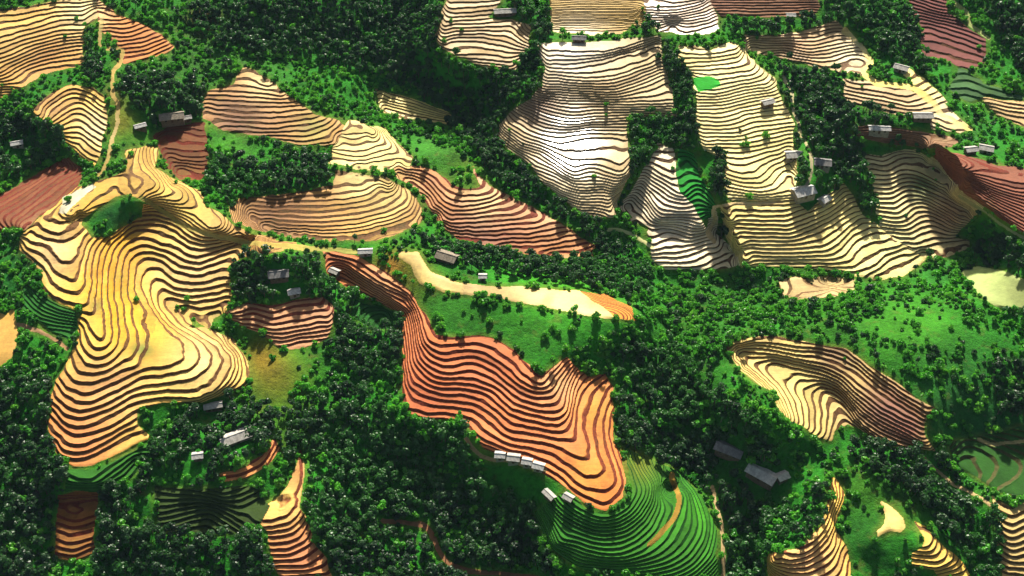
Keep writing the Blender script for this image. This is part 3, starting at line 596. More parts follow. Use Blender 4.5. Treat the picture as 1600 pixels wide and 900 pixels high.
def ground_material():
    m, nt, b = newmat('hill_grass')
    geo = node(nt, 'ShaderNodeNewGeometry'); pos = geo.outputs['Position']
    tc = node(nt, 'ShaderNodeAttribute', attribute_name='tread_col').outputs['Color']
    n1 = noise(nt, .5, 6, pos, .7); n2 = noise(nt, .06, 4, pos); n3 = noise(nt, 2.2, 3, pos)
    v = math_(nt, 'ADD', math_(nt, 'MULTIPLY', ramp(nt, n1, .3, .7), .7), math_(nt, 'MULTIPLY', ramp(nt, n2, .3, .7), .5)); v = math_(nt, 'ADD', v, math_(nt, 'MULTIPLY', n3, .5))
    g = nt.nodes.new('ShaderNodeCombineColor')
    for i in range(3): nt.links.new(v, g.inputs[i])
    col = mixc(nt, 1.0, tc, g.outputs[0], 'MULTIPLY')
    col = mixc(nt, math_(nt, 'MULTIPLY', ramp(nt, noise(nt, .18, 5, pos), .58, .7), .35), col, (.13, .10, .03))
    nt.links.new(col, b.inputs['Base Color']); b.inputs['Roughness'].default_value = .95; b.inputs['Specular IOR Level'].default_value = .1
    bp = nt.nodes.new('ShaderNodeBump'); bp.inputs['Strength'].default_value = .9; bp.inputs['Distance'].default_value = .8
    nt.links.new(noise(nt, .9, 5, pos, .7), bp.inputs['Height']); nt.links.new(bp.outputs[0], b.inputs['Normal'])
    return m
M_TER = terrace_material(); M_GND = ground_material()

# ------------------------------------------------------------------ cut the land into ground, fields and paths
QI = (np.arange(NV - 1)[:, None] * NU + np.arange(NU - 1)[None, :])
quads = np.stack([QI + NU, QI + NU + 1, QI + 1, QI], -1).reshape(-1, 4)
XYZ = np.stack([X, Y, H], -1).reshape(-1, 3)
pidf = PID.reshape(-1)
q = pidf[quads]; fid = q.max(1) * ((q > 0).sum(1) >= 2)
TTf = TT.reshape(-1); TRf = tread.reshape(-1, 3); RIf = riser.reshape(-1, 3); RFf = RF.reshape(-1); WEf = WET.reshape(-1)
def build_land(name, faces, mat, fi=None):
    vid, inv = np.unique(faces, return_inverse=True); inv = inv.reshape(-1, 4)
    me = bpy.data.meshes.new(name); nv, nf = len(vid), len(inv)
    me.vertices.add(nv); me.vertices.foreach_set('co', XYZ[vid].astype(np.float32).ravel())
    me.loops.add(nf * 4); me.loops.foreach_set('vertex_index', inv.astype(np.int32).ravel())
    me.polygons.add(nf); me.polygons.foreach_set('loop_start', np.arange(0, nf * 4, 4, dtype=np.int32))
    me.polygons.foreach_set('use_smooth', np.full(nf, fi is None))
    me.update(calc_edges=True)
    def fa(nm, arr):
        a = me.attributes.new(nm, 'FLOAT', 'POINT'); a.data.foreach_set('value', arr.astype(np.float32))
    def ca(nm, arr):
        a = me.attributes.new(nm, 'FLOAT_COLOR', 'POINT'); c = np.ones((nv, 4), np.float32); c[:, :3] = arr; a.data.foreach_set('color', c.ravel())
    if fi is None: ca('tread_col', TRf[vid])
    else:
        f = F[fi]; own = pidf[vid] == fi + 1
        lv = TTf[vid].copy(); tr = TRf[vid].copy()
        # border vertices belong to a neighbour: give them this field's own values
        if f['path'] or f['dh'] >= 3: lv[~own] = 100.2
        else:
            lv[~own] = (f['h0'] - S.reshape(-1)[vid][~own]) / f['dh'] + .22 * tw.reshape(-1)[vid][~own] + 100
        tr[~own] = tr[own].mean(0) if own.any() else f['t']
        rr = np.tile(np.array(f['r']), (nv, 1)); 
        if f['path']: lv[:] = 100.2
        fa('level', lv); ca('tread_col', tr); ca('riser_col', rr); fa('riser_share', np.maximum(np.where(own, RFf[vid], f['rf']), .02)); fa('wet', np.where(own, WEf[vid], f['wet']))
    me.materials.append(mat); o = bpy.data.objects.new(name, me); COL.objects.link(o); return o
g = build_land('ground', quads[fid == 0], M_GND); g['kind'] = 'structure'
for fi, f in enumerate(F):
    fs = quads[fid == fi + 1]
    if len(fs) < 8: print('empty field', f['label']); continue
    o = build_land('dirt_path' if f['path'] else 'terraced_field', fs, M_TER, fi)
    o['kind'] = 'structure'; o['label'] = f['label']

# ------------------------------------------------------------------ helpers for things
def tri_at(u, v):                           # ground point under a survey reading
    i = np.clip(np.searchsorted(us, u) - 1, 0, NU - 2); j = np.clip(np.searchsorted(vs, v) - 1, 0, NV - 2)
    return float(X[j, i]), float(Y[j, i]), float(H[j, i])
def proj(x, y, z):
    dz = CAM_H - z; dep = y * cpz + dz * sp; up = y * sp - dz * cpz
    return 800 + FOC * x / dep, 450 - FOC * up / dep, dep
class MB:
    def __init__(s): s.v = []; s.f = []
    def quad(s, *p): i = len(s.v); s.v += p; s.f.append(tuple(range(i, i + len(p))))
    def box(s, x0, x1, y0, y1, z0, z1):
        i = len(s.v); s.v += [(x0, y0, z0), (x1, y0, z0), (x1, y1, z0), (x0, y1, z0), (x0, y0, z1), (x1, y0, z1), (x1, y1, z1), (x0, y1, z1)]
        s.f += [tuple(i + k for k in q) for q in ((3, 2, 1, 0), (4, 5, 6, 7), (0, 1, 5, 4), (1, 2, 6, 5), (2, 3, 7, 6), (3, 0, 4, 7))]
    def tube(s, a, b, ra, rb, n=6):
        a = np.array(a, float); b = np.array(b, float); d = b - a; d /= np.linalg.norm(d) + 1e-9
        x = np.cross(d, (0.3, 1, 0.1)); x /= np.linalg.norm(x); y = np.cross(d, x); i = len(s.v)
        for c, r in ((a, ra), (b, rb)):
            for k in range(n): s.v.append(tuple(c + r * (x * math.cos(6.2832 * k / n) + y * math.sin(6.2832 * k / n))))
        for k in range(n): s.f.append((i + k, i + (k + 1) % n, i + n + (k + 1) % n, i + n + k))
        s.f.append(tuple(i + n + k for k in range(n)))
    def mesh(s, name, mat):
        me = bpy.data.meshes.new(name); me.from_pydata([tuple(map(float, p)) for p in s.v], [], s.f); me.materials.append(mat); return me
    def build(s, name, mat, parent=None):
        o = bpy.data.objects.new(name, s.mesh(name, mat)); COL.objects.link(o); o.parent = parent; return o
def empty(name, loc, rz, label, cat, group=None):
    o = bpy.data.objects.new(name, None); COL.objects.link(o); o.empty_display_size = .5; o.location = loc; o.rotation_euler = (0, 0, rz)
    o['label'] = label; o['category'] = cat
    if group: o['group'] = group
    return o
def simple(name, col, rough=.8, sc=1.0, var=.5, metal=0, spec=.3):
    m, nt, b = newmat(name); tx = nt.nodes.new('ShaderNodeTexCoord')
    f = ramp(nt, noise(nt, sc, 5, tx.outputs['Object'], .65), .3, .7)
    c = mixc(nt, f, tuple(x * (1 - var) for x in col), tuple(min(1, x * (1 + var * .6)) for x in col)); nt.links.new(c, b.inputs['Base Color'])
    b.inputs['Roughness'].default_value = rough; b.inputs['Metallic'].default_value = metal; b.inputs['Specular IOR Level'].default_value = spec; return m
M_BARK = simple('bark', (.14, .10, .07), .9, 2)
M_WOOD = simple('weathered_wood', (.16, .11, .07), .85, 1.5); M_PLASTER = simple('lime_wash', (.30, .26, .20), .9, .8, .4); M_DOOR = simple('door_wood', (.10, .05, .03), .7, 2)
M_GLASS = simple('dark_window', (.02, .025, .03), .25, 1, .3); M_TIN = simple('white_tin_roof', (.46, .45, .42), .6, .9, .55); M_GREY = simple('grey_tile_roof', (.17, .165, .16), .75, .9, .5)
M_THATCH = simple('old_straw_roof', (.24, .20, .15), .9, 1.2, .5); M_PALE = simple('bleached_tile_roof', (.42, .40, .36), .8, .9, .45)

# ------------------------------------------------------------------ houses
def house(u, v, L, W, ang, roofm, wallm, label, hgt=2.6, name='farmhouse', cat='house'):
    L *= .78; W *= .8; hgt *= .9; x, y, z = tri_at(u, v); r = empty(name, (x, y, z), R(ang), label, cat, None)
    a, b = L / 2, W / 2; w_ = MB(); w_.box(-a, a, -b, b, -2.2, hgt); rise = W * .22
    w_.v += [(-a, -b, hgt), (-a, b, hgt), (-a, 0, hgt + rise), (a, -b, hgt), (a, b, hgt), (a, 0, hgt + rise)]; i = len(w_.v) - 6
    w_.f += [(i, i + 2, i + 1), (i + 3, i + 4, i + 5)]; w_.build('wall', wallm, r)
    rf = MB(); e = .7; t = .14; sl = rise / b
    for s in (-1, 1):
        n_ = max(3, int(L / 1.1))
        for k_ in range(n_):                                     # courses of sheeting with tiny steps between them
            x0 = -a - e + (L + 2 * e) * k_ / n_; x1 = -a - e + (L + 2 * e) * (k_ + 1) / n_ - .03; dz = .03 * (k_ % 2) + random.uniform(0, .02)
            yo = s * (b + e); zo = hgt - sl * e + dz + .05; zt = hgt + rise + dz + .05
            p = [(x0, yo, zo), (x1, yo, zo), (x1, 0, zt), (x0, 0, zt)]
            if s > 0: p = p[::-1]
            qd = [(a_, b_, c_ + t) for a_, b_, c_ in p]
            rf.quad(*qd); rf.quad(*p[::-1])
            for m_ in range(4): rf.quad(p[m_], p[(m_ + 1) % 4], qd[(m_ + 1) % 4], qd[m_])
    ro = rf.build('roof', roofm, r)
    rd = MB(); rd.box(-a - e, a + e, -.16, .16, hgt + rise + .14, hgt + rise + .30); rd.build('roof_ridge', roofm, ro)
    d = MB(); d.box(-.55, .55, -b - .05, -b + .03, 0, 2.05); dd = d.build('door', M_DOOR, r)
    hn = MB(); hn.box(.36, .42, -b - .10, -b - .052, .95, 1.1); hn.build('handle', M_GLASS, dd)
    for px in ([-a * .55, a * .55] if L > 6 else [a * .6]):
        fm = MB(); fm.box(px - .55, px + .55, -b - .06, -b + .03, .85, 2.0); fo = fm.build('window', M_DOOR, r)
        pn = MB(); pn.box(px - .44, px + .44, -b - .075, -b - .062, .95, 1.9); pn.build('pane', M_GLASS, fo)
    return r
HS = [(271, 188, 14, 7, 12, M_THATCH, M_WOOD, "large weathered brown roofed farmhouse below the ridge at upper left"),
 (221, 203, 6, 3, 28, M_TIN, M_WOOD, "narrow white roofed shed left of the weathered farmhouse"), (295, 190, 4, 3, 20, M_PALE, M_WOOD, "small pale shed right of the weathered farmhouse"),
 (438, 434, 10, 6, 8, M_GREY, M_WOOD, "dark grey roofed house under trees above the small brown terraces"), (461, 462, 5.6, 3.6, 16, M_TIN, M_PLASTER, "small bright white roofed shed on the small brown terraces"),
 (572, 399, 7, 3.2, 4, M_TIN, M_PLASTER, "white roofed shed on the ridge track left of the S shaped paddy"), (700, 407, 11, 6.5, -25, M_THATCH, M_WOOD, "brown roofed house in the trees behind the S shaped paddy"),
 (525, 430, 4.5, 3, -30, M_PALE, M_WOOD, "little pale hut at the top of the red spur's left edge"), (30, 230, 6, 3.4, 18, M_TIN, M_PLASTER, "white roofed hut in the woods by the left edge"),
 (372, 688, 15, 6, 28, M_PALE, M_PLASTER, "long bleached roofed farmhouse below the large left hill"), (311, 718, 4, 3, 10, M_TIN, M_WOOD, "tiny white roofed hut left of the long bleached farmhouse"),
 (335, 640, 8, 3, 14, M_PALE, M_WOOD, "low pale roofed shed on the lower rim of the large left hill"), (783, 717, 3.8, 2.8, -5, M_TIN, M_PLASTER, "leftmost white hut of the row under the red spur"),
 (803, 721, 5, 3.4, -8, M_PALE, M_PLASTER, "greyish hut, second from the left in the row under the red spur"), (824, 727, 3.6, 3, -12, M_TIN, M_PLASTER, "white hut, third from the left in the row under the red spur"),
 (843, 734, 4.4, 3.2, -18, M_TIN, M_PLASTER, "rightmost white hut of the row under the red spur"), (859, 779, 5.4, 2.2, -50, M_PALE, M_WOOD, "narrow pale shed on the slope below the row of huts"),
 (889, 783, 3.6, 2.6, -35, M_PALE, M_WOOD, "small pale shed at the left foot of the green nose"), (1139, 708, 13, 6, -28, M_GREY, M_WOOD, "dark grey roofed longhouse in the right hand woods"),
 (1190, 746, 14, 6.5, -38, M_PALE, M_WOOD, "long grey house with a bleached roof below the dark longhouse"), (1222, 750, 5, 3.6, 25, M_PALE, M_WOOD, "small pale annex right of the long grey house"),
 (1255, 305, 12, 8, 20, M_TIN, M_PLASTER, "big white farmhouse at the foot of the pale terraces"), (1288, 318, 6, 4, 40, M_TIN, M_PLASTER, "smaller white house right of the big white farmhouse"),
 (1240, 248, 9, 6, 5, M_PALE, M_PLASTER, "pale grey house in the woods above the big white farmhouse"), (1285, 260, 9, 6, -10, M_GREY, M_PLASTER, "grey roofed house beside the path above the white farmhouse"),
 (1441, 187, 11, 5, 0, M_PALE, M_WOOD, "pale roofed house above the narrow far ridge fields"), (1374, 207, 12, 4, -4, M_TIN, M_PLASTER, "long low white roofed house in the upper right woods"),
 (1516, 240, 6, 4, 10, M_PALE, M_WOOD, "left one of two pale huts above the red brown terraces"), (1540, 238, 7, 5, -20, M_PALE, M_PLASTER, "right one of two pale huts above the red brown terraces"),
 (1408, 112, 8, 5, -30, M_PALE, M_PLASTER, "pale house beside the far ridge crest track"), (790, 24, 14, 5, 6, M_PALE, M_WOOD, "pale roofed house in the tree belt at the top"),
 (1236, 30, 5, 3.4, 0, M_TIN, M_WOOD, "tiny white hut at the top edge in the tree belt"), (905, 66, 8, 4, -4, M_GREY, M_WOOD, "grey roofed hut at the head of the silvery terraces"),
 (1200, 166, 7, 4, 22, M_PALE, M_WOOD, "small pale hut on the right rim of the pale terraces"), (755, 438, 3.2, 2.6, 0, M_TIN, M_PLASTER, "tiny white hut behind the middle of the S shaped paddy")]
HP = []
for hs in HS: house(*hs); HP.append(tri_at(hs[0], hs[1])[:2])

# ------------------------------------------------------------------ vegetation
def leafmat(name, a, b_, back):
    m, nt, b = newmat(name); nt.nodes.remove(b); out = nt.nodes['Material Output']
    oi = nt.nodes.new('ShaderNodeObjectInfo'); geo = nt.nodes.new('ShaderNodeNewGeometry')
    sp3 = noise(nt, .11, 3, geo.outputs['Position']); c = mixc(nt, ramp(nt, sp3, .35, .65), a, b_)
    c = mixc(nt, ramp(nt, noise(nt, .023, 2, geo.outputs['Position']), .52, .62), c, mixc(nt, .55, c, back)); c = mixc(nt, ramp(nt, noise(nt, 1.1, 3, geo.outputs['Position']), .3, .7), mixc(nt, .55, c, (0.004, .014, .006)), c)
    d = nt.nodes.new('ShaderNodeBsdfDiffuse'); tr = nt.nodes.new('ShaderNodeBsdfTranslucent'); gl = nt.nodes.new('ShaderNodeBsdfGlossy'); gl.inputs['Roughness'].default_value = .45
    nt.links.new(c, d.inputs[0]); nt.links.new(mixc(nt, .5, c, back), tr.inputs[0])
    mx = nt.nodes.new('ShaderNodeMixShader'); mx.inputs[0].default_value = .35; nt.links.new(d.outputs[0], mx.inputs[1]); nt.links.new(tr.outputs[0], mx.inputs[2])
    m2 = nt.nodes.new('ShaderNodeMixShader'); m2.inputs[0].default_value = .035; nt.links.new(mx.outputs[0], m2.inputs[1]); nt.links.new(gl.outputs[0], m2.inputs[2]); nt.links.new(m2.outputs[0], out.inputs[0]); return m
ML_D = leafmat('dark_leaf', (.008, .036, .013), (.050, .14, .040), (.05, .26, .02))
ML_M = leafmat('fresh_leaf', (.028, .27, .015), (.17, .52, .03), (.12, .60, .02))
def crown_mesh(name, mat, rad, hgt, z0, n_, leaf, lobes, seed):
    rs = np.random.default_rng(seed); cs = []
    for i in range(lobes):
        a = rs.uniform(0, 6.283); rr = rad * rs.uniform(.15, .62); cs.append((rr * math.cos(a), rr * math.sin(a), z0 + hgt * rs.uniform(.3, .8), rad * rs.uniform(.38, .62)))
    m = MB()
    for i in range(n_):
        cx, cy, cz, cr = cs[i % lobes]; d = rs.normal(size=3); d /= np.linalg.norm(d)
        if d[2] < -.3: d[2] *= -.6
        p = np.array((cx, cy, cz)) + d * cr * rs.uniform(.65, 1.06) * np.array((1, 1, hgt / rad * .62)); s = leaf * rs.uniform(.6, 1.3)
        nrm = d + rs.normal(size=3) * .55; nrm /= np.linalg.norm(nrm); t = np.cross(nrm, rs.normal(size=3)); t /= np.linalg.norm(t) + 1e-9; b = np.cross(nrm, t)
        m.quad(*[tuple(p + t * s * x + b * s * y + nrm * s * zz) for x, y, zz in ((-1, -.25, 0), (-.1, -.75, .18), (.9, -.2, -.1), (.55, .7, .1), (-.5, .65, -.05))])
    return m.mesh(name, mat)
def trunk_mesh(h, r, seed):
    rs = random.Random(seed); m = MB(); top = (rs.uniform(-.4, .4), rs.uniform(-.4, .4), h * .62)
    m.tube((0, 0, -1.0), top, r, r * .6, 6)
    for k_ in range(4):
        a = k_ * 1.57 + rs.uniform(-.4, .4); l = h * .26; m.tube(top, (top[0] + l * math.cos(a), top[1] + l * math.sin(a), h * rs.uniform(.76, .9)), r * .45, r * .15, 5)
    return m.mesh('trunk', M_BARK)
TREES = []   # (crown mesh, trunk mesh, nominal radius)
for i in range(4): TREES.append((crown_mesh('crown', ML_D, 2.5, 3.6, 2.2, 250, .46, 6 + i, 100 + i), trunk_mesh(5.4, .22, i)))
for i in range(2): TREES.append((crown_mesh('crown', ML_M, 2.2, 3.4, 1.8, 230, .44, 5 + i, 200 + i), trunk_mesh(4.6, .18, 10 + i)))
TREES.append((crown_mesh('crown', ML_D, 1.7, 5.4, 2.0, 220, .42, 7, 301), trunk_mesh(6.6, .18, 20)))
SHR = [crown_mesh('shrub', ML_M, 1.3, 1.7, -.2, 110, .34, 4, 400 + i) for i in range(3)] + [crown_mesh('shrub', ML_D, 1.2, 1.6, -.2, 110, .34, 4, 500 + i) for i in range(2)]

# where the woods stand
forest = [P(s) for s in ("270,20 400,5 690,0 690,60 680,80 720,110 790,120 840,60 840,0 858,60 845,100 842,140 800,170 775,200 790,240 860,310 930,350 960,380 1010,410 940,400 880,350 820,310 770,280 745,240 700,200 640,140 560,110 470,90 400,85 330,70",
 "180,110 230,120 320,130 315,190 250,205 215,170 190,140", "320,235 420,260 450,235 520,255 520,290 470,295 400,300 340,310 325,290", "-30,180 60,195 105,215 95,245 40,270 -30,300", "125,40 140,45 165,120 130,130 135,80",
 "365,405 450,390 510,400 512,425 545,455 600,480 628,495 625,600 560,590 520,560 525,490 510,462 420,470 362,470", "640,370 700,385 780,400 940,410 1020,420 1000,470 960,460 880,440 800,430 740,420 680,395",
 "1035,60 1058,80 1075,120 1085,165 1090,200 1095,235 1080,240 1060,225 1040,190 1052,160 1040,110", "970,180 1050,185 1080,235 1040,225 1000,260 985,300 965,330 985,270 985,220", "1110,240 1135,255 1138,300 1128,320 1110,300",
 "1215,115 1300,115 1420,170 1450,190 1350,200 1440,235 1350,240 1362,300 1372,340 1340,330 1320,290 1255,330 1235,300 1245,250 1240,200", "1540,330 1600,370 1660,400 1660,440 1560,420 1510,400 1515,360",
 "1280,0 1410,10 1440,60 1450,120 1400,100 1350,60 1300,30", "1530,0 1600,0 1660,0 1660,130 1600,120 1570,80", "0,580 80,590 78,650 85,720 130,740 90,770 85,900 -40,930 -40,600", "150,740 250,690 350,620 440,640 560,600 640,660 730,670 745,720 850,750 870,800 840,850 880,930 520,930 500,850 470,780 440,700 340,760 240,730 220,780 160,880 150,800",
 "960,550 1050,540 1110,600 1160,650 1210,700 1240,780 1290,760 1290,830 1200,850 1190,930 1135,930 1120,800 1080,740 1000,720 965,690 968,610", "1300,690 1380,700 1470,710 1500,770 1560,800 1560,930 1520,900 1480,840 1420,770 1350,730",
 "1540,560 1660,580 1660,660 1560,650", "600,730 640,720 700,760 700,930 560,930", "1140,80 1170,90 1215,120 1190,110", "990,40 1030,42 1035,55 1000,58", "800,0 855,0 850,60 815,45", "1110,50 1290,28 1300,38 1160,58",
 "975,115 1035,100 1038,112 985,126", "150,830 250,820 430,850 430,930 150,930", "1130,385 1145,365 1128,330 1120,350")]
grassy = [P(s) for s in ("645,205 720,240 735,262 700,285 680,262 655,252 635,228","128,348 150,322 180,305 215,308 228,318 218,332 192,350 165,366 145,370","780,478 840,482 900,494 985,503 975,515 940,530 900,552 845,582 775,526 705,522 684,508 676,478 700,464","310,185 345,190 385,215 425,240 420,258 385,248 350,232 318,200","1330,770 1355,790 1368,830 1360,900 1335,905 1320,850 1318,800","610,395 640,420 690,470 670,500 640,450", "800,420 900,430 980,470 940,465 850,448 760,445", "1380,480 1500,500 1600,540 1480,550 1400,530 1330,510", "388,520 480,560 480,600 440,660 400,620 385,580", "170,130 250,180 200,250 165,250",
 "980,700 1040,735 1100,780 1130,900 1060,930 1100,850 1080,780 1000,730", "1160,670 1240,720 1230,740 1180,715", "1310,720 1380,770 1430,800 1450,820 1400,900 1340,900 1360,800", "490,170 520,180 545,200 510,200", "700,250 745,262 750,290 715,290", "1380,560 1540,660 1460,640")]
inF = np.zeros(S.shape, bool); inG = np.zeros(S.shape, bool)
for p in forest: inF |= inpoly(wobu, wobv, p)
for p in grassy: inG |= inpoly(wobu, wobv, p)
free = blur((PID > 0).astype(float), 3) < .38
ex = blur((PID > 0).astype(float), 9)
view = (UU > -60) & (UU < 1660) & (VV > -30) & (VV < 925)
# area of every land cell, in metres
dx1 = XYZ.reshape(NV, NU, 3)
c1 = dx1[:-1, 1:] - dx1[:-1, :-1]; c2 = dx1[1:, :-1] - dx1[:-1, :-1]; area = np.linalg.norm(np.cross(c1, c2), axis=-1)
ok = (free & view)[:-1, :-1]
cl = fbm(WX / 22, WY / 22, 91, 3)[:-1, :-1]
slope_ok = True
isp = np.zeros(S.shape)
for fi, f in enumerate(F):
    if f['path'] or len(f['poly']) and f['h0'] < 30 * REL: isp[PID == fi + 1] = 1
front = np.zeros(S.shape); front[12:] = isp[:-12]; clear = (blur(np.maximum(front, isp), 5) < .12)[:-1, :-1]
dT = clear * np.where(inF[:-1, :-1], .19, np.where(inG[:-1, :-1], .0012, np.where(cl > .08, .014, .003))) * ok
dS = np.where(inF[:-1, :-1], .10, np.where(inG[:-1, :-1], .016, np.where(cl > 0, .24, .09))) * ok + ((PID > 0) & (WET > 0) & view & (fbm(WX / 16, WY / 16, 8, 2) > .18))[:-1, :-1] * .002
def scatter(dens, cell, seed):
    rs = np.random.default_rng(seed); lam = (dens * area).ravel(); N = rs.poisson(min(lam.sum(), 60000))
    idx = rs.choice(len(lam), N, p=lam / lam.sum()); j, i = np.divmod(idx, NU - 1); a, b = rs.random(N), rs.random(N)
    p = dx1[j, i] * ((1 - a) * (1 - b))[:, None] + dx1[j, i + 1] * (a * (1 - b))[:, None] + dx1[j + 1, i] * ((1 - a) * b)[:, None] + dx1[j + 1, i + 1] * (a * b)[:, None]
    key = np.floor(p[:, 0] / cell).astype(np.int64) * 100003 + np.floor(p[:, 1] / cell).astype(np.int64)
    _, first = np.unique(key, return_index=True); first.sort(); p = p[first]; j, i = j[first], i[first]
    keep = np.ones(len(p), bool)
    for hx, hy in HP: keep &= ~((np.abs(p[:, 0] - hx) < 5.5) & (p[:, 1] - hy < 3.6) & (p[:, 1] - hy > -8.0))
    keep &= ~((p[:, 0] == 0))
    return p[keep], j[keep], i[keep]
tp, tj, ti = scatter(dT, 2.35, 1); sp_, sj, si = scatter(dS, 1.7, 2)
print('trees', len(tp), 'shrubs', len(sp_))
LM = [(f['poly'], f['label']) for f in F if not f['path']]
cent = np.array([np.mean(np.array(p), 0) for p, _ in LM] + [(h[0], h[1]) for h in HS]); lab = [l for _, l in LM] + [h[7] for h in HS]
def describe(u, v, word, kindword):
    d = np.hypot(cent[:, 0] - u, (cent[:, 1] - v) * 1.2); i = int(d.argmin()); du, dv = u - cent[i, 0], v - cent[i, 1]
    rel = ('right of' if du > 0 else 'left of') if abs(du) > abs(dv) else ('below' if dv > 0 else 'above')
    ln = lab[i].split(); short = ' '.join(ln[:7]); 
    for cut in (' with ', ' in the ', ' at the ', ' by the ', ' on the ', ' below the ', ' behind ', ' beside ', ' right of ', ' left of ', ' between ', ' above ', ' alone ', ' cut by ', ' that ', ' near '):
        if cut in lab[i] and len(lab[i].split(cut)[0].split()) >= 3 : 
            cand = lab[i].split(cut)[0]
            if len(cand.split()) < len(short.split()): short = cand
    return f"{word} {kindword} {rel} the {short}", f"{kindword}s {rel} the {short}"
mesh_t = [t[0] for t in TREES]
def veg(p, j, i, kind):
    rs = np.random.default_rng(5 if kind == 'tree' else 6); N = len(p)
    sc = (.62 + .85 * rs.random(N) ** 1.5) * (.8 if kind == 'tree' else 1) * (1 if kind == 'tree' else rs.uniform(.7, 1.4, N)); rz = rs.uniform(0, 6.283, N)
    fo = inF[j, i]
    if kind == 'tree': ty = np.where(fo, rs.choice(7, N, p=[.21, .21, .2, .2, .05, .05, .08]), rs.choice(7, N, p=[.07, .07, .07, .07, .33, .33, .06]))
    else: ty = np.where(fo, rs.choice(5, N, p=[.14, .13, .13, .3, .3]), rs.choice(5, N, p=[.28, .28, .28, .08, .08]))
    uu, vv, dep = proj(p[:, 0], p[:, 1], p[:, 2])
    seen = (uu > 8) & (uu < 1592) & (vv > 12) & (vv < 895); size = np.where(seen, sc / dep, 0); order = np.argsort(-size); ind = order[:300]; rest = order[300:]
    for a in ind:
        t = int(ty[a])
        if kind == 'tree':
            word = 'fresh green' if t in (4, 5) else ('tall slender dark green' if t == 6 else ('small dark green' if sc[a] < .9 else 'dark green')); lb, gr = describe(uu[a], vv[a], word, 'broadleaf tree')
            r = empty('broadleaf_tree', tuple(p[a]), rz[a], lb, 'tree', gr); r.scale = (sc[a],) * 3
            for nm, me in (('crown', TREES[t][0]), ('trunk', TREES[t][1])):
                o = bpy.data.objects.new(nm, me); COL.objects.link(o); o.parent = r
        else:
            word = 'bright green' if t < 3 else 'dark green'; lb, gr = describe(uu[a], vv[a], word, 'leafy shrub')
            o = bpy.data.objects.new('shrub', SHR[t]); COL.objects.link(o); o.location = tuple(p[a]); o.rotation_euler = (0, 0, rz[a]); o.scale = (sc[a],) * 3
            o['label'] = lb; o['category'] = 'shrub'; o['group'] = gr
    return rest, sc, rz, ty
EXTRA_T = veg(tp, tj, ti, 'tree'); EXTRA_S = veg(sp_, sj, si, 'shrub')
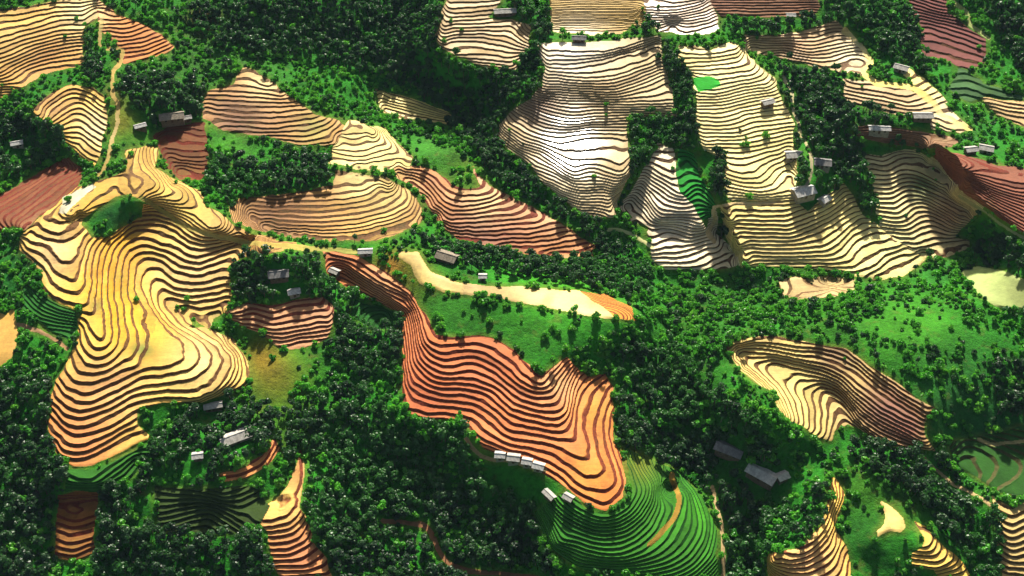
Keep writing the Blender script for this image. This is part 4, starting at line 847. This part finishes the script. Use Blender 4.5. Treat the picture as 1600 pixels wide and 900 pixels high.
# the rest: one object of woodland, one of scrub, each instancing crown meshes on points
def full_tree(k_):
    c, t = TREES[k_]; vs_ = [v.co[:] for v in c.vertices]; n0 = len(vs_); fs = [tuple(p_.vertices) for p_ in c.polygons]; vs_ += [v.co[:] for v in t.vertices]
    fs2 = [tuple(x + n0 for x in p_.vertices) for p_ in t.polygons]; return vs_, fs, fs2
def mass(name, label, p, sc, rz, ty, protos):
    # protos: list of (verts, leaf faces, bark faces, leaf material index); merged with numpy into one mesh
    mats = [ML_D, ML_M, M_BARK]; me = bpy.data.meshes.new(name)
    Vs, L, LS, MI, off, lo = [], [], [], [], 0, 0
    for k_, (v_, f1, f2, mi) in enumerate(protos):
        sel = np.where(ty == k_)[0]
        if not len(sel): continue
        v0 = np.array(v_, np.float32); c, s = np.cos(rz[sel]), np.sin(rz[sel]); q_ = sc[sel]
        vx = (v0[None, :, 0] * c[:, None] - v0[None, :, 1] * s[:, None]) * q_[:, None] + p[sel, 0][:, None]; vy = (v0[None, :, 0] * s[:, None] + v0[None, :, 1] * c[:, None]) * q_[:, None] + p[sel, 1][:, None]
        vz = v0[None, :, 2] * q_[:, None] + p[sel, 2][:, None]; Vs.append(np.stack([vx, vy, vz], -1).reshape(-1, 3))
        sizes = np.array([len(f) for f in f1 + f2]); flat = np.concatenate([np.array(f) for f in f1 + f2])
        L.append((flat[None, :] + off + (np.arange(len(sel)) * len(v0))[:, None]).ravel()); LS.append(np.tile(sizes, len(sel)))
        MI.append(np.tile(np.array([mi] * len(f1) + [2] * len(f2)), len(sel))); off += len(sel) * len(v0)
    Vs = np.concatenate(Vs); L = np.concatenate(L); LS = np.concatenate(LS); MI = np.concatenate(MI)
    me.vertices.add(len(Vs)); me.vertices.foreach_set('co', Vs.astype(np.float32).ravel()); me.loops.add(len(L)); me.loops.foreach_set('vertex_index', L.astype(np.int32))
    me.polygons.add(len(LS)); me.polygons.foreach_set('loop_start', np.concatenate([[0], np.cumsum(LS)[:-1]]).astype(np.int32)); me.polygons.foreach_set('material_index', MI.astype(np.int32))
    for m_ in mats: me.materials.append(m_)
    me.update(calc_edges=True); o = bpy.data.objects.new(name, me); COL.objects.link(o); o['kind'] = 'stuff'; o['label'] = label; print(name, len(LS)); return o
r_, sc_, rz_, ty_ = EXTRA_T
pt = [full_tree(k_) + ((1 if k_ in (4, 5) else 0),) for k_ in range(7)]
mass('woodland', 'dense woods filling the gullies between the terraced hills', tp[r_], sc_[r_], rz_[r_], ty_[r_], pt)
r_, sc_, rz_, ty_ = EXTRA_S
ps = [([v.co[:] for v in SHR[k_].vertices], [tuple(f_.vertices) for f_ in SHR[k_].polygons], [], (1 if k_ < 3 else 0)) for k_ in range(5)]
mass('scrub', 'low green scrub covering the slopes around the fields', sp_[r_], sc_[r_], rz_[r_], ty_[r_], ps)


# ------------------------------------------------------------------ the air over the valley
hz = MB(); hz.box(-5000, 5000, -600, 5200, float(H.min()) - 1.0, CAM_H + 6)
mh = bpy.data.materials.new('valley_air'); mh.use_nodes = True; nh = mh.node_tree; nh.nodes.remove(nh.nodes['Principled BSDF'])
vol = nh.nodes.new('ShaderNodeVolumePrincipled'); vol.inputs['Density'].default_value = .00002; vol.inputs['Color'].default_value = (.50, .75, 1.0, 1); vol.inputs['Anisotropy'].default_value = 0
nh.links.new(vol.outputs[0], nh.nodes['Material Output'].inputs['Volume'])
oh = hz.build('haze', mh); oh['kind'] = 'stuff'; oh['label'] = 'thin blue haze over the valley'
